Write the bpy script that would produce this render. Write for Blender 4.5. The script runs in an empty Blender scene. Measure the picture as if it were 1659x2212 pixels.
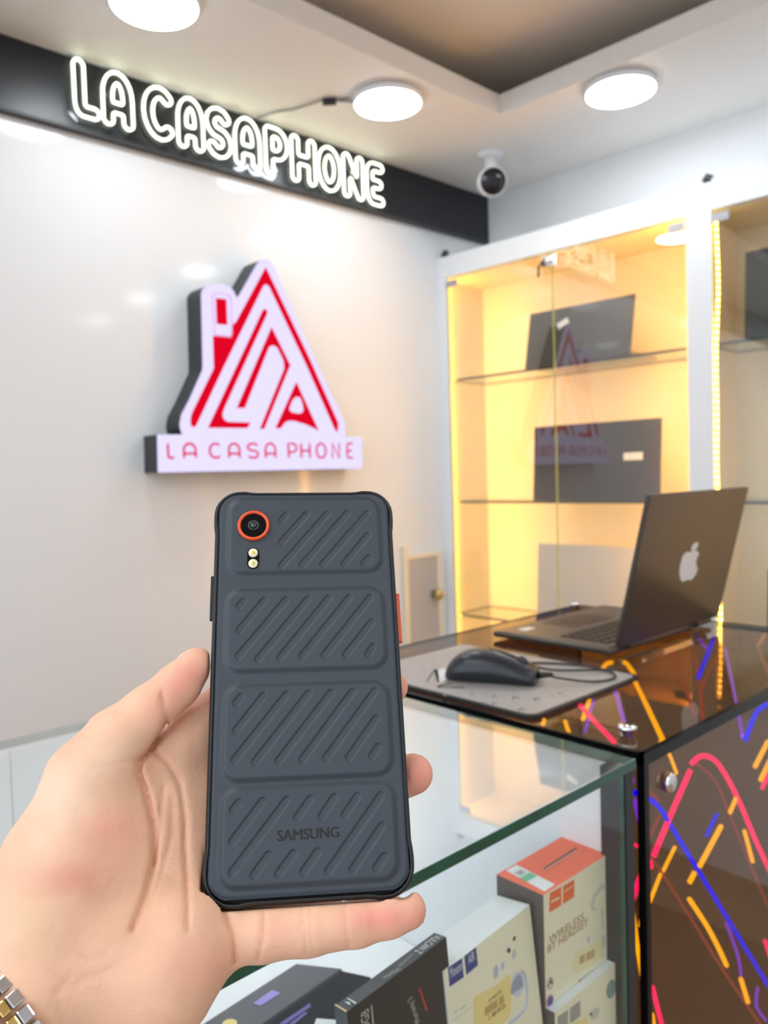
import bpy, bmesh, math, random
import numpy as np
from mathutils import Vector, Matrix
from mathutils.geometry import tessellate_polygon
random.seed(7)
scene = bpy.context.scene
COL = scene.collection

# ------------------------------------------------------------------ camera
IW, IH, FPX = 1659, 2212, 1700.0
PITCH, ROLL, YAW = math.radians(-2.69), math.radians(1.75), math.radians(47.28)
CAM = np.array([0, 0, 1.27])
_F0 = np.array([-math.sin(YAW), math.cos(YAW), 0]); _R0 = np.array([math.cos(YAW), math.sin(YAW), 0]); _U0 = np.array([0, 0, 1.0])
FW = math.cos(PITCH)*_F0 + math.sin(PITCH)*_U0
_UP = -math.sin(PITCH)*_F0 + math.cos(PITCH)*_U0
RT = math.cos(ROLL)*_R0 - math.sin(ROLL)*_UP
DN = -math.sin(ROLL)*_R0 - math.cos(ROLL)*_UP

def ray(px, py): return FW + RT*((px-IW/2)/FPX) + DN*((py-IH/2)/FPX)
def onpl(px, py, p0, n):
    r = ray(px, py); n = np.asarray(n, float)
    return CAM + r*(((np.asarray(p0, float)-CAM)@n)/(r@n))
def onz(px, py, z): return onpl(px, py, (0, 0, z), (0, 0, 1))
def onx(px, py, x): return onpl(px, py, (x, 0, 0), (1, 0, 0))
def ony(px, py, y): return onpl(px, py, (0, y, 0), (0, 1, 0))

cd = bpy.data.cameras.new('camera'); cam = bpy.data.objects.new('camera', cd); COL.objects.link(cam)
cam.matrix_world = Matrix(((RT[0], -DN[0], -FW[0], CAM[0]), (RT[1], -DN[1], -FW[1], CAM[1]), (RT[2], -DN[2], -FW[2], CAM[2]), (0, 0, 0, 1)))
cd.sensor_fit = 'VERTICAL'; cd.sensor_height = 36.0; cd.lens = FPX/IH*36.0
cd.clip_start = 0.02; cd.clip_end = 50
cd.dof.use_dof = True; cd.dof.focus_distance = 0.325; cd.dof.aperture_fstop = 13.5
scene.camera = cam

# ------------------------------------------------------------------ world, view
w = bpy.data.worlds.new('world'); scene.world = w; w.use_nodes = True
w.node_tree.nodes['Background'].inputs[0].default_value = (0.76, 0.87, 1.0, 1); w.node_tree.nodes['Background'].inputs[1].default_value = 1.4
scene.view_settings.view_transform = 'Standard'; scene.view_settings.look = 'None'
scene.view_settings.gamma = 1.0; scene.view_settings.use_curve_mapping = False
scene.view_settings.exposure = 0.78
LAMP = 21.0            # radiance of a ceiling lamp's diffuser
STRIP = 46.0           # radiance of the yellow led strips

# ------------------------------------------------------------------ materials
def P(name, col, rough=0.5, metal=0.0, spec=0.5, emit=None, es=0.0, coat=0.0, noise=None, bump=None, sss=0.0):
    m = bpy.data.materials.new(name); m.use_nodes = True
    nt = m.node_tree; b = nt.nodes['Principled BSDF']
    b.inputs['Base Color'].default_value = (*col, 1); b.inputs['Roughness'].default_value = rough
    b.inputs['Metallic'].default_value = metal; b.inputs['Specular IOR Level'].default_value = spec
    b.inputs['Coat Weight'].default_value = coat
    if sss:
        b.inputs['Subsurface Weight'].default_value = sss; b.inputs['Subsurface Radius'].default_value = (1, .35, .2); b.inputs['Subsurface Scale'].default_value = .006
    if emit:
        b.inputs['Emission Color'].default_value = (*emit, 1); b.inputs['Emission Strength'].default_value = es
    if noise:     # (scale, amount)
        tc = nt.nodes.new('ShaderNodeTexCoord'); nz = nt.nodes.new('ShaderNodeTexNoise'); nz.inputs['Scale'].default_value = noise[0]; nz.inputs['Detail'].default_value = 4
        mx = nt.nodes.new('ShaderNodeMix'); mx.data_type = 'RGBA'
        mx.inputs[6].default_value = (*[c*(1-noise[1]) for c in col], 1); mx.inputs[7].default_value = (*[min(1, c*(1+noise[1])) for c in col], 1)
        nt.links.new(tc.outputs['Object'], nz.inputs['Vector']); nt.links.new(nz.outputs['Fac'], mx.inputs[0]); nt.links.new(mx.outputs[2], b.inputs['Base Color'])
    if bump:      # (scale, strength, distance)
        tc = nt.nodes.new('ShaderNodeTexCoord'); nz = nt.nodes.new('ShaderNodeTexNoise'); nz.inputs['Scale'].default_value = bump[0]; nz.inputs['Detail'].default_value = 5
        bp = nt.nodes.new('ShaderNodeBump'); bp.inputs['Strength'].default_value = bump[1]; bp.inputs['Distance'].default_value = bump[2]
        nt.links.new(tc.outputs['Object'], nz.inputs['Vector']); nt.links.new(nz.outputs['Fac'], bp.inputs['Height']); nt.links.new(bp.outputs['Normal'], b.inputs['Normal'])
    return m
def EM(name, col, s):
    m = bpy.data.materials.new(name); m.use_nodes = True; nt = m.node_tree
    nt.nodes.remove(nt.nodes['Principled BSDF']); e = nt.nodes.new('ShaderNodeEmission')
    e.inputs[0].default_value = (*col, 1); e.inputs[1].default_value = s
    nt.links.new(e.outputs[0], nt.nodes['Material Output'].inputs[0]); return m
def GL(name, tint, ior=1.5, rough=0.0, gcol=(1, 1, 1), boost=1.0):
    m = bpy.data.materials.new(name); m.use_nodes = True; nt = m.node_tree
    nt.nodes.remove(nt.nodes['Principled BSDF'])
    t = nt.nodes.new('ShaderNodeBsdfTransparent'); t.inputs[0].default_value = (*tint, 1)
    g = nt.nodes.new('ShaderNodeBsdfGlossy'); g.inputs['Roughness'].default_value = rough; g.inputs[0].default_value = (*gcol, 1)
    f = nt.nodes.new('ShaderNodeFresnel'); f.inputs['IOR'].default_value = ior
    geo = nt.nodes.new('ShaderNodeNewGeometry')
    s = nt.nodes.new('ShaderNodeMath'); s.operation = 'SUBTRACT'; s.inputs[0].default_value = 1.0
    mu = nt.nodes.new('ShaderNodeMath'); mu.operation = 'MULTIPLY'; mu.use_clamp = True
    mb_ = nt.nodes.new('ShaderNodeMath'); mb_.operation = 'MULTIPLY'; mb_.inputs[1].default_value = boost
    mx = nt.nodes.new('ShaderNodeMixShader')
    nt.links.new(geo.outputs['Backfacing'], s.inputs[1]); nt.links.new(f.outputs[0], mu.inputs[0]); nt.links.new(s.outputs[0], mu.inputs[1])
    nt.links.new(mu.outputs[0], mb_.inputs[0]); mb_.use_clamp = True; nt.links.new(mb_.outputs[0], mx.inputs[0]); nt.links.new(t.outputs[0], mx.inputs[1]); nt.links.new(g.outputs[0], mx.inputs[2])
    nt.links.new(mx.outputs[0], nt.nodes['Material Output'].inputs[0]); return m

M = dict(
    wallp=P('gloss_white_panel', (.75, .765, .785), .09, spec=.16),
    wall=P('painted_wall', (.78, .79, .80), .6),
    ceil=P('ceiling_paint', (.80, .78, .75), .55),
    raised=P('raised_ceiling_paint', (.82, .73, .63), .7),
    cove=P('cove_dark', (.10, .11, .11), .8),
    floor=P('floor_tile', (.36, .24, .15), .25, noise=(3, .1)),
    black=P('black_panel', (.012, .013, .018), .35),
    alu=P('aluminium', (.45, .45, .47), .45, metal=.6),
    chrome=P('chrome', (.85, .85, .86), .08, metal=1),
    white=P('white_paint', (.82, .83, .85), .4),
    cabw=P('cabinet_interior', (.80, .74, .62), .5),
    lamp=EM('lamp_diffuser', (.90, .96, 1.0), LAMP),
    lamprim=P('lamp_rim', (.85, .85, .87), .4),
    neon=EM('white_neon', (.93, 1.0, .80), 2.2),
    acryl=GL('clear_acrylic', (.80, .82, .83), 1.45, .05),
    strip=EM('led_yellow', (1.0, .47, .065), STRIP), bar=EM('added_fill_white', (.95, .98, 1.0), 20.0), strip2=EM('led_yellow_side', (1.0, .45, .06), 185.0), strip3=EM('led_yellow_dim', (1.0, .45, .06), 60.0), stripv=EM('led_bead', (1.0, .62, .10), 14.0), stripv2=EM('led_glow_tape', (1.0, .50, .04), 2.0),
    door=GL('door_glass', (.97, .985, .97), 1.6, boost=2.0),
    gtop=GL('counter_glass', (.97, .99, .98), 1.75, boost=2.2),
    gfront=GL('front_glass', (.96, .98, .98), 1.4),
    shelfg=GL('shelf_glass', (.88, .93, .90), 1.5),
    gedge=P('green_glass_edge', (.004, .075, .045), .12, spec=.8, noise=(30, .45)),
    dedge=P('dark_glass_edge', (.03, .04, .04), .15),
    doorgreen=P('door_glass_edge', (.35, .48, .16), .15),
    smoke=GL('smoked_glass', (.68, .58, .48), 1.5, gcol=(1, .97, .94)),
    bedge=P('black_gloss_edge', (.004, .004, .005), .2, spec=.2),
    brown=P('brown_interior', (.46, .32, .21), .35),
    mirrorb=P('bronze_mirror', (.34, .25, .18), .12, metal=1),
    ny=EM('neon_yellow', (1.0, .52, .0), 1.7), nb=EM('neon_blue', (.004, .0, 1.0), 2.4), npk=EM('neon_pink', (1.0, .012, .19), 1.8), npu=EM('neon_violet', (.20, .04, 1.0), 1.4),
    ndim=EM('neon_dim', (.55, .12, .07), .6),
    face=EM('sign_face', (.86, .79, 1.15), .58), red=EM('sign_red', (.72, .002, .018), .62), pinkl=EM('sign_pink', (.80, .35, .65), .6),
    signside=P('sign_return', (.028, .03, .036), .45),
    cover=P('phone_cover', (.036, .045, .060), .45, spec=.5, noise=(900, .10), bump=(2600, .12, .0004)),
    frame=P('phone_frame', (.008, .008, .009), .42),
    orange=P('orange_accent', (.80, .09, .02), .35), blackgl=P('black_glass', (.003, .003, .004), .06, spec=.25),
    lensring=P('lens_ring', (.05, .055, .06), .25, metal=.6), lensg=P('lens_glass', (.015, .03, .03), .03, coat=1),
    led=P('flash_led', (.80, .74, .52), .25), ledc=P('flash_phosphor', (.85, .62, .10), .3),
    logot=P('phone_print', (.003, .003, .003), .5),
    lapd=P('laptop_dark', (.045, .032, .024), .30), laps=P('laptop_lid_black', (.035, .032, .034), .35), lapg=P('laptop_silver', (.60, .58, .57), .4),
    lapbase=P('laptop_deck', (.12, .095, .08), .35), key=P('key_black', (.02, .018, .018), .4), apple=P('white_emblem', (.72, .73, .74), .3),
    mouse=P('mouse_black', (.016, .019, .025), .3), mousegl=P('mouse_top', (.030, .034, .044), .3), pad=P('mouse_pad', (.40, .37, .35), .45, noise=(60, .15)), padedge=P('pad_edge', (.01, .01, .01), .5),
    padpr=P('pad_print', (.05, .048, .045), .6), prw=P('white_print', (.75, .76, .78), .4),
    cream=P('box_card_cream', (.86, .775, .56), .45), cardw=P('box_card_white', (.80, .83, .84), .45), coral=P('box_coral', (.90, .17, .085), .45), oran2=P('box_orange', (.86, .17, .055), .45),
    cardg=P('box_card_grey', (.11, .095, .085), .5), cardk=P('box_card_black', (.028, .026, .024), .4), cardk2=P('box_card_slate', (.045, .052, .064), .4), navy=P('label_navy', (.05, .06, .23), .4),
    yel=P('sticker_yellow', (.86, .66, .26), .5), inkb=P('ink_brown', (.42, .22, .08), .6), inkd=P('ink_dark', (.06, .055, .055), .6), inkg=P('ink_grey', (.50, .48, .42), .6), inkl=P('ink_lavender', (.50, .50, .62), .5),
    green=P('sticker_green', (.18, .55, .33), .5), grt=P('tab_grey', (.35, .34, .27), .5), purp=P('label_purple', (.32, .28, .72), .4), redb=P('ink_red', (.5, .04, .03), .5), gr2=P('roundel_green', (.25, .34, .28), .5), pk=P('roundel_pink', (.62, .25, .38), .5),
    hatch=P('grey_hatch', (.46, .44, .43), .5), brass=P('brass_knob', (.55, .42, .2), .3, metal=.8), hframe=P('hatch_frame', (.78, .70, .55), .4),
    steel=P('watch_steel', (.72, .72, .74), .12, metal=1), yellow_glint=P('watch_yellow_glint', (.85, .60, .22), .15, metal=1), cable=P('cable_grey', (.25, .24, .23), .5), cableb=P('cable_black', (.01, .01, .012), .4),
    lens=P('camera_dark', (.012, .010, .014), .12),
    nail=P('nail', (.86, .66, .55), .25, coat=.4),
)

# ------------------------------------------------------------------ mesh helpers
def V3(a): return np.asarray(a, float)
def unit(a): a = V3(a); return a/np.linalg.norm(a)
class MB:
    """collects world-space geometry and links it as one mesh object"""
    def __init__(s): s.v = []; s.f = []; s.m = []
    def add(s, vs, fs, mi=0):
        o = len(s.v); s.v += [tuple(map(float, x)) for x in vs]; s.f += [tuple(i+o for i in f) for f in fs]; s.m += [mi]*len(fs); return s
    def hexa(s, c, mi=0, fm=None):   # 8 corners: bottom 0-3, top 4-7
        fs = [(3, 2, 1, 0), (4, 5, 6, 7), (0, 1, 5, 4), (1, 2, 6, 5), (2, 3, 7, 6), (3, 0, 4, 7)]
        o = len(s.v); s.v += [tuple(map(float, x)) for x in c]; s.f += [tuple(i+o for i in f) for f in fs]; s.m += (fm or [mi]*6); return s
    def obox(s, o, a, b, c, mi=0, fm=None):   # origin corner and 3 edge vectors (right handed)
        o, a, b, c = map(V3, (o, a, b, c))
        return s.hexa([o, o+a, o+a+b, o+b, o+c, o+a+c, o+a+b+c, o+b+c], mi, fm)
    def box(s, lo, hi, mi=0, fm=None):
        lo, hi = V3(lo), V3(hi); d = hi-lo
        return s.obox(lo, (d[0], 0, 0), (0, d[1], 0), (0, 0, d[2]), mi, fm)
    def prism(s, poly, o, u, v, n, h, mi=0, holes=(), side=None):   # 2-D polygon in plane (o,u,v), from 0 to h along n
        o, u, v, n = map(V3, (o, u, v, n))
        loops = [list(poly)]+[list(x) for x in holes]
        tri = tessellate_polygon([[Vector((p[0], p[1], 0)) for p in L] for L in loops])
        pts = [p for L in loops for p in L]; N = len(pts)
        lo = [o+u*p[0]+v*p[1] for p in pts]; hi = [x+n*h for x in lo]
        flip = float(np.dot(np.cross(u, v), n)) < 0
        fs = []
        for t in tri:
            a, b, c = [pts[i] for i in t]
            if (b[0]-a[0])*(c[1]-a[1])-(b[1]-a[1])*(c[0]-a[0]) < 0: t = t[::-1]
            if flip: t = t[::-1]
            fs.append(tuple(i+N for i in t)); fs.append(tuple(t[::-1]))
        s.add(lo+hi, fs, mi); base = len(s.v)-2*N; k = 0
        for L in loops:
            n_ = len(L)
            ar = sum(L[i][0]*L[(i+1) % n_][1]-L[(i+1) % n_][0]*L[i][1] for i in range(n_))
            for i in range(n_):
                a, b = base+k+i, base+k+(i+1) % n_
                q = (a, b, b+N, a+N)
                if (ar < 0) != (L is not loops[0]): q = q[::-1]
                if flip: q = q[::-1]
                s.f.append(q); s.m.append(mi if side is None else side)
            k += n_
        return s
    def lathe(s, prof, o, ax, seg=24, mi=0):   # prof: (r, h) list along axis
        o, ax = V3(o), unit(ax); t = unit(np.cross(ax, (0, 0, 1) if abs(ax[2]) < .9 else (1, 0, 0))); b = np.cross(ax, t)
        vs = []; fs = []; K = len(prof)
        for r, h in prof:
            for j in range(seg):
                a = 2*math.pi*j/seg; vs.append(o+ax*h+(t*math.cos(a)+b*math.sin(a))*r)
        for i in range(K-1):
            for j in range(seg):
                k = (j+1) % seg; fs.append((i*seg+j, i*seg+k, (i+1)*seg+k, (i+1)*seg+j))
        fs.append(tuple(range(seg))[::-1]); fs.append(tuple((K-1)*seg+j for j in range(seg)))
        return s.add(vs, fs, mi)
    def tube(s, pts, r, closed=False, seg=8, mi=0):
        pts = [V3(p) for p in pts]; n = len(pts)
        rr = r if hasattr(r, '__len__') else [r]*n
        vs = []; fs = []; up = None
        for i, p in enumerate(pts):
            a = pts[(i-1) % n] if closed or i > 0 else p; b = pts[(i+1) % n] if closed or i < n-1 else p
            t = unit(b-a)
            if up is None: up = np.cross(t, (0.13, .37, .92)); up = unit(up)
            up = unit(up-t*(up@t)); bn = np.cross(t, up)
            for j in range(seg):
                an = 2*math.pi*j/seg; vs.append(p+(up*math.cos(an)+bn*math.sin(an))*rr[i])
        for i in range(n if closed else n-1):
            for j in range(seg):
                k = (j+1) % seg; a = i*seg; b = ((i+1) % n)*seg; fs.append((a+j, a+k, b+k, b+j))
        if not closed: fs.append(tuple(range(seg))[::-1]); fs.append(tuple((n-1)*seg+j for j in range(seg)))
        return s.add(vs, fs, mi)
    def grid(s, rows, closed=False, mi=0):
        R, C = len(rows), len(rows[0]); vs = [p for r in rows for p in r]; fs = []
        for i in range(R-1):
            for j in range(C if closed else C-1):
                k = (j+1) % C; fs.append((i*C+j, i*C+k, (i+1)*C+k, (i+1)*C+j))
        return s.add(vs, fs, mi)
    def build(s, name, mats, parent=None, smooth=False, bevel=0):
        if not isinstance(mats, (list, tuple)): mats = [mats]
        off = np.zeros(3)
        p = parent
        while p is not None: off = off+np.array(p.location); p = p.parent
        me = bpy.data.meshes.new(name)
        me.from_pydata([tuple(V3(v)-off) for v in s.v], [], s.f)
        for m in mats: me.materials.append(m)
        if len(mats) > 1: me.polygons.foreach_set('material_index', s.m)
        if smooth: me.polygons.foreach_set('use_smooth', [True]*len(me.polygons))
        me.update()
        o = bpy.data.objects.new(name, me); COL.objects.link(o)
        if parent is not None: o.parent = parent
        if bevel:
            b = o.modifiers.new('bevel', 'BEVEL'); b.width = bevel; b.segments = 2; b.limit_method = 'ANGLE'
        return o
def thing(name, label, cat, loc, group=None):
    o = bpy.data.objects.new(name, None); COL.objects.link(o); o.location = tuple(map(float, loc)); o.empty_display_size = .05
    return tag(o, label, cat, group)
def tag(o, label, cat, group=None):
    o['label'] = label; o['category'] = cat
    if group: o['group'] = group
    return o
def struct(o): o['kind'] = 'structure'; return o
def text(s, o, u, v, n, width, height, mat, name, parent, h=.0002, fat=0):
    """flat lettering: lower-left corner o, reading direction u, up v, facing n, fitted to width x height"""
    c = bpy.data.curves.new('t', 'FONT'); c.body = s; c.resolution_u = 3
    ob = bpy.data.objects.new('t', c); COL.objects.link(ob)
    bpy.context.view_layer.update()
    me = bpy.data.meshes.new_from_object(ob.evaluated_get(bpy.context.evaluated_depsgraph_get()))
    bpy.data.objects.remove(ob); bpy.data.curves.remove(c)
    vs = [np.array(x.co) for x in me.vertices]; fs = [tuple(p.vertices) for p in me.polygons]
    bpy.data.meshes.remove(me)
    lo = np.min(vs, 0); hi = np.max(vs, 0); o, u, v, n = map(V3, (o, u, v, n))
    pts = [o+u*((x[0]-lo[0])/(hi[0]-lo[0])*width)+v*((x[1]-lo[1])/(hi[1]-lo[1])*height)+n*h for x in vs]
    if np.dot(np.cross(u, v), n) < 0: fs = [f[::-1] for f in fs]
    if fat:
        N = len(pts); pts = [p+u*d+n*e for d, e in ((0, 0), (fat, .00001), (-fat, .00002)) for p in pts]; fs = [tuple(i+N*k for i in f) for k in range(3) for f in fs]
    return MB().add(pts, fs).build(name, mat, parent)
def decal(pxs, p0, n, mat, name, parent, lift=.0002):
    """flat print whose outline is given on the plane (p0, n)"""
    n = unit(n); p0 = V3(p0)+n*lift; u = unit(np.cross((0, 0, 1) if abs(n[2]) < .9 else (1, 0, 0), n)); v = np.cross(n, u)
    poly = [((q-p0)@u, (q-p0)@v) for q in [onpl(x, y, p0, n) for x, y in pxs]]
    return MB().prism(poly, p0-n*.0001, u, v, n, .0001).build(name, mat, parent)
def ell(cx, cy, rx, ry, rot=0, k=16):
    c, s = math.cos(rot), math.sin(rot)
    return [(cx+rx*math.cos(t)*c-ry*math.sin(t)*s, cy+rx*math.cos(t)*s+ry*math.sin(t)*c) for t in [2*math.pi*i/k for i in range(k)]]
def arc(cx, cy, rx, ry, a0, a1, k=8):
    return [(cx+rx*math.cos(math.radians(a0+(a1-a0)*i/k)), cy+ry*math.sin(math.radians(a0+(a1-a0)*i/k))) for i in range(k+1)]

# ------------------------------------------------------------------ room
XW = -1.8868                                     # left wall plane
CZ = 2.27                                        # soffit height
CORN = np.array([XW, 2.288, 0])                  # far corner
E1 = np.array([.99888, .0473, 0]); NB = np.array([.0473, -.99888, 0])   # along the cabinet wall, out of it
XM, YM = 2.0, -2.0
struct(MB().box((XW-.1, YM-.1, 0), (XW, 2.6, 2.5)).build('wall_left', M['wallp']))
q = CORN+E1*4.2
struct(MB().obox(CORN-E1*.1, E1*4.3, -NB*.1, (0, 0, 2.5)).build('wall_right', M['wall']))
struct(MB().box((XM, YM-.1, 0), (XM+.1, 2.6, 2.5)).build('wall_back', M['wall']))
struct(MB().box((XW-.1, YM-.1, -.1), (XM+.1, 2.7, 0)).build('floor', M['floor']))
struct(MB().box((-8, -10, -.12), (9, YM-.1, -.02)).build('ground', P('paving', (.30, .27, .24), .7, noise=(4, .15))))
ce = bpy.data.objects.new('ceiling', None); COL.objects.link(ce); ce.location = (0, 0, CZ); struct(ce)
LT = .055
lx0, ly1, lx1, ly0 = -1.416, 1.797, 1.35, -1.45
def yl(x): return ly1+(x+1.41)*.0473
mb = MB()
mb.hexa([(XW, YM, CZ), (lx0, YM, CZ), (lx0, yl(lx0), CZ), (XW, yl(XW), CZ), (XW, YM, CZ+LT), (lx0, YM, CZ+LT), (lx0, yl(lx0), CZ+LT), (XW, yl(XW), CZ+LT)])
mb.hexa([(XW, yl(XW), CZ), (XM, yl(XM), CZ), (XM, 2.56, CZ), (XW, 2.56, CZ), (XW, yl(XW), CZ+LT), (XM, yl(XM), CZ+LT), (XM, 2.56, CZ+LT), (XW, 2.56, CZ+LT)])
mb.box((lx1, YM, CZ), (XM, yl(lx1), CZ+LT)); mb.box((lx0, YM, CZ), (lx1, ly0, CZ+LT))
mb.build('soffit', M['ceil'], ce)
MB().box((XW, YM, CZ+.15), (XM, 2.56, CZ+.2)).build('raised_panel', M['raised'], ce)
# black fascia along the top of the left wall
TS = .022
struct(MB().box((XW, YM, 2.109), (XW+TS, 2.284, CZ)).build('trim_1', M['black']))
struct(MB().box((XW, YM, 2.103), (XW+TS+.003, 2.284, 2.109)).build('trim_2', M['signside']))

# ------------------------------------------------------------------ ceiling lamps
def lamp_parts(root, x, y):
    MB().lathe([(.078, 0), (.091, -.004), (.092, -.016), (.088, -.0195)], (x, y, CZ), (0, 0, 1), 40).build('rim', M['lamprim'], root, smooth=True)
    MB().lathe([(.0875, -.0185), (.0875, -.0205), (.082, -.0225)], (x, y, CZ), (0, 0, 1), 40).build('diffuser', M['lamp'], root, smooth=False)
L0 = (-1.527, .809)
lamps = [(L0[0], L0[1], 'round white ceiling light at the upper left above the letters of the neon sign'),
         (-1.539, 1.480, 'round white ceiling light between the neon sign and the recessed ceiling corner'),
         (-1.106, 1.909, 'round white ceiling light above the glass cabinets, right of the recessed ceiling corner')]
hid = [(-.456, 1.93), (.20, 1.96), (.86, 1.99), (-1.53, -1.25), (-.7, -1.7), (.1, -1.7), (.9, -1.7), (1.65, -1.2), (1.65, -.3), (1.65, .7), (1.65, 1.5), (-.95, -.85), (-.35, -.95), (-.95, -.25), (.35, -.95), (-.35, -.3), (.9, -.3), (.4, .5)]  # the later ones, under the raised panel, are added to brighten hand and phone
first = None
for i, (x, y, lb) in enumerate(lamps+[(a, b, 'round white ceiling light out of the picture on the shop ceiling') for a, b in hid]):
    if first is None:
        first = thing('ceiling_light', lb, 'ceiling light', (x, y, CZ), 'round ceiling lights'); lamp_parts(first, x, y)
    else:
        c = first.copy(); COL.objects.link(c); c.location = (x, y, CZ); c['label'] = lb
        c.location.z = CZ+.15 if i >= 14 else CZ
        c['group'] = 'round ceiling lights' if i < 3 else 'ceiling lights outside the picture'
        for ch in first.children:
            k = ch.copy(); COL.objects.link(k); k.parent = c

# ------------------------------------------------------------------ security camera
sc = thing('security_camera', 'small white security camera with dark lens under the ceiling in the corner', 'security camera', (-1.605, 1.985, CZ))
b0 = V3((-1.605, 1.985, CZ))
MB().lathe([(.042, 0), (.042, -.008), (.034, -.014)], b0, (0, 0, 1)).build('base', M['white'], sc, True)
MB().lathe([(.020, -.012), (.018, -.05), (.02, -.06)], b0, (0, 0, 1), 16).build('arm', M['white'], sc, True)
hc = b0+V3((0, 0, -.088)); hd = unit(V3((.72, -.62, -.30)))
MB().lathe([(.018, -.055), (.038, -.045), (.044, -.02), (.045, .03), (.042, .036)], hc, hd).build('housing', M['white'], sc, True)
MB().lathe([(.041, .034), (.040, .0375), (.012, .039)], hc, hd).build('lens_face', M['lens'], sc, True)

# ------------------------------------------------------------------ letter skeletons (0..1 boxes)
SK = {
 'L': [[(0, 1)]+[(0, .22)]+arc(.22, .22, .22, .22, 180, 270, 4)+[(1, 0)]],
 'A': [[(0, 0), (0, .55)]+arc(.5, .55, .5, .45, 180, 0, 10)+[(1, 0)], [(0, .30), (1, .30)]],
 'C': [arc(.55, .5, .55, .5, 50, 310, 14)],
 'S': [arc(.5, .75, .5, .25, 30, 270, 8)+arc(.5, .25, .5, .25, 90, -150, 8)[1:]],
 'P': [[(0, 0), (0, 1), (.5, 1)]+arc(.5, .7, .5, .3, 90, -90, 8)+[(0, .4)]],
 'H': [[(0, 1), (0, 0)], [(1, 1), (1, 0)], [(0, .5), (1, .5)]],
 'O': [arc(.5, .5, .5, .5, 0, 360, 20)],
 'N': [[(0, 0), (0, 1), (1, 0), (1, 1)]],
 'E': [[(1, 1), (.35, 1)]+arc(.35, .75, .35, .25, 90, 180, 4)+[(0, .25)]+arc(.35, .25, .35, .25, 180, 270, 4)+[(1, 0)], [(0, .5), (.85, .5)]],
}
def skel(ch, x0, x1, y0, y1): return [[(x0+(x1-x0)*a, y0+(y1-y0)*b) for a, b in s] for s in SK[ch]]
def segd(X, Y, segs):
    D = np.full(X.shape, 1e9)
    for s in segs:
        for (ax, ay), (bx, by) in zip(s[:-1], s[1:]):
            dx, dy = bx-ax, by-ay; L = dx*dx+dy*dy+1e-18
            t = np.clip(((X-ax)*dx+(Y-ay)*dy)/L, 0, 1)
            D = np.minimum(D, np.hypot(X-ax-t*dx, Y-ay-t*dy))
    return D
def contours(segs, r, step):
    """closed outlines at distance r from the strokes (marching squares)"""
    pts = np.array([p for s in segs for p in s]); lo = pts.min(0)-r-3*step; hi = pts.max(0)+r+3*step
    nx, ny = int((hi[0]-lo[0])/step)+2, int((hi[1]-lo[1])/step)+2
    X, Y = np.meshgrid(lo[0]+np.arange(nx)*step, lo[1]+np.arange(ny)*step, indexing='ij')
    F = segd(X, Y, segs)-r
    nxt = {}
    def ep(i, j, k, l):
        a, b = F[i, j], F[k, l]; t = a/(a-b); return (X[i, j]+(X[k, l]-X[i, j])*t, Y[i, j]+(Y[k, l]-Y[i, j])*t)
    S = F < 0; links = {}; pos = {}
    for i in range(nx-1):
        for j in range(ny-1):
            c = [(i, j), (i+1, j), (i+1, j+1), (i, j+1)]; sg = [S[a] for a in c]
            if all(sg) or not any(sg): continue
            es = []
            for e in range(4):
                a, b = c[e], c[(e+1) % 4]
                if S[a] != S[b]:
                    key = (min(a, b), max(a, b)); pos[key] = ep(*a, *b); es.append((key, bool(S[a])))
            ins = [k for k, s in es if s]; outs = [k for k, s in es if not s]
            for a, b in zip(ins, outs): links[a] = b
    out = []
    while links:
        a = next(iter(links)); lp = []
        while a in links: b = links.pop(a); lp.append(pos[a]); a = b
        out.append(lp)
    return out

# ------------------------------------------------------------------ neon sign
XN = XW+.045
ns = thing('neon_sign', 'white neon sign with outlined bubble letters on the black strip under the ceiling', 'sign', (XN, 1.25, 2.12))
txt = 'LACASAPHONE'
zx = [(285, 400), (400, 535), (563, 700), (700, 815), (815, 925), (928, 1040), (1050, 1150), (1155, 1260), (1260, 1360), (1362, 1450), (1455, 1530)]
zy = [(240, 455), (290, 492), (350, 540), (395, 580), (435, 607), (467, 650), (515, 672), (535, 722), (582, 742), (612, 778), (648, 805)]
R = .0122; alls = []
for ch, (a, b), (t, bt) in zip(txt, zx, zy):
    mx_, my_ = (a+b)/2/1.843, (t+bt)/2/1.843
    y0 = onx(a/1.843, my_, XN)[1]+R+.0058; y1 = onx(b/1.843, my_, XN)[1]-R-.0058
    yc = (y0+y1)/2; zb = 2.137-.0125*(yc-.79)/.9; zt = zb+.113
    sk = skel(ch, y0, y1, zb+R*.4, zt-R*.4); alls += sk
    m = MB()
    for lp in contours(sk, R, .004):
        m.tube([(XN, p[0], p[1]) for p in lp], .0034, True, 6)
    m.build('neon_letter', M['neon'], ns, True)
m = MB()
hull = contours(alls, .030, .008)
for lp in hull:
    ar = sum(lp[i][0]*lp[(i+1) % len(lp)][1]-lp[(i+1) % len(lp)][0]*lp[i][1] for i in range(len(lp)))
    if abs(ar) > .004: m.prism(lp[::2], (XN-.012, 0, 0), (0, 1, 0), (0, 0, 1), (1, 0, 0), .004)
m.build('acrylic_backing', M['acryl'], ns)
m = MB()
for y in (.84, 1.2, 1.62): MB().lathe([(.006, 0), (.006, .014)], (XW+TS, y, 2.20), (1, 0, 0), 10).build('spacer', M['chrome'], ns)
cb = thing('power_cable', 'thin grey cable with black connector running along the ceiling from the neon sign', 'cable', (-1.65, 1.35, CZ))
MB().tube([(XN, 1.27, 2.262), (XN+.06, 1.30, CZ-.003), (-1.75, 1.325, CZ-.003), (-1.66, 1.35, CZ-.004), (-1.60, 1.40, CZ-.005)], .0022).build('wire', M['cable'], cb, True)
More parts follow.
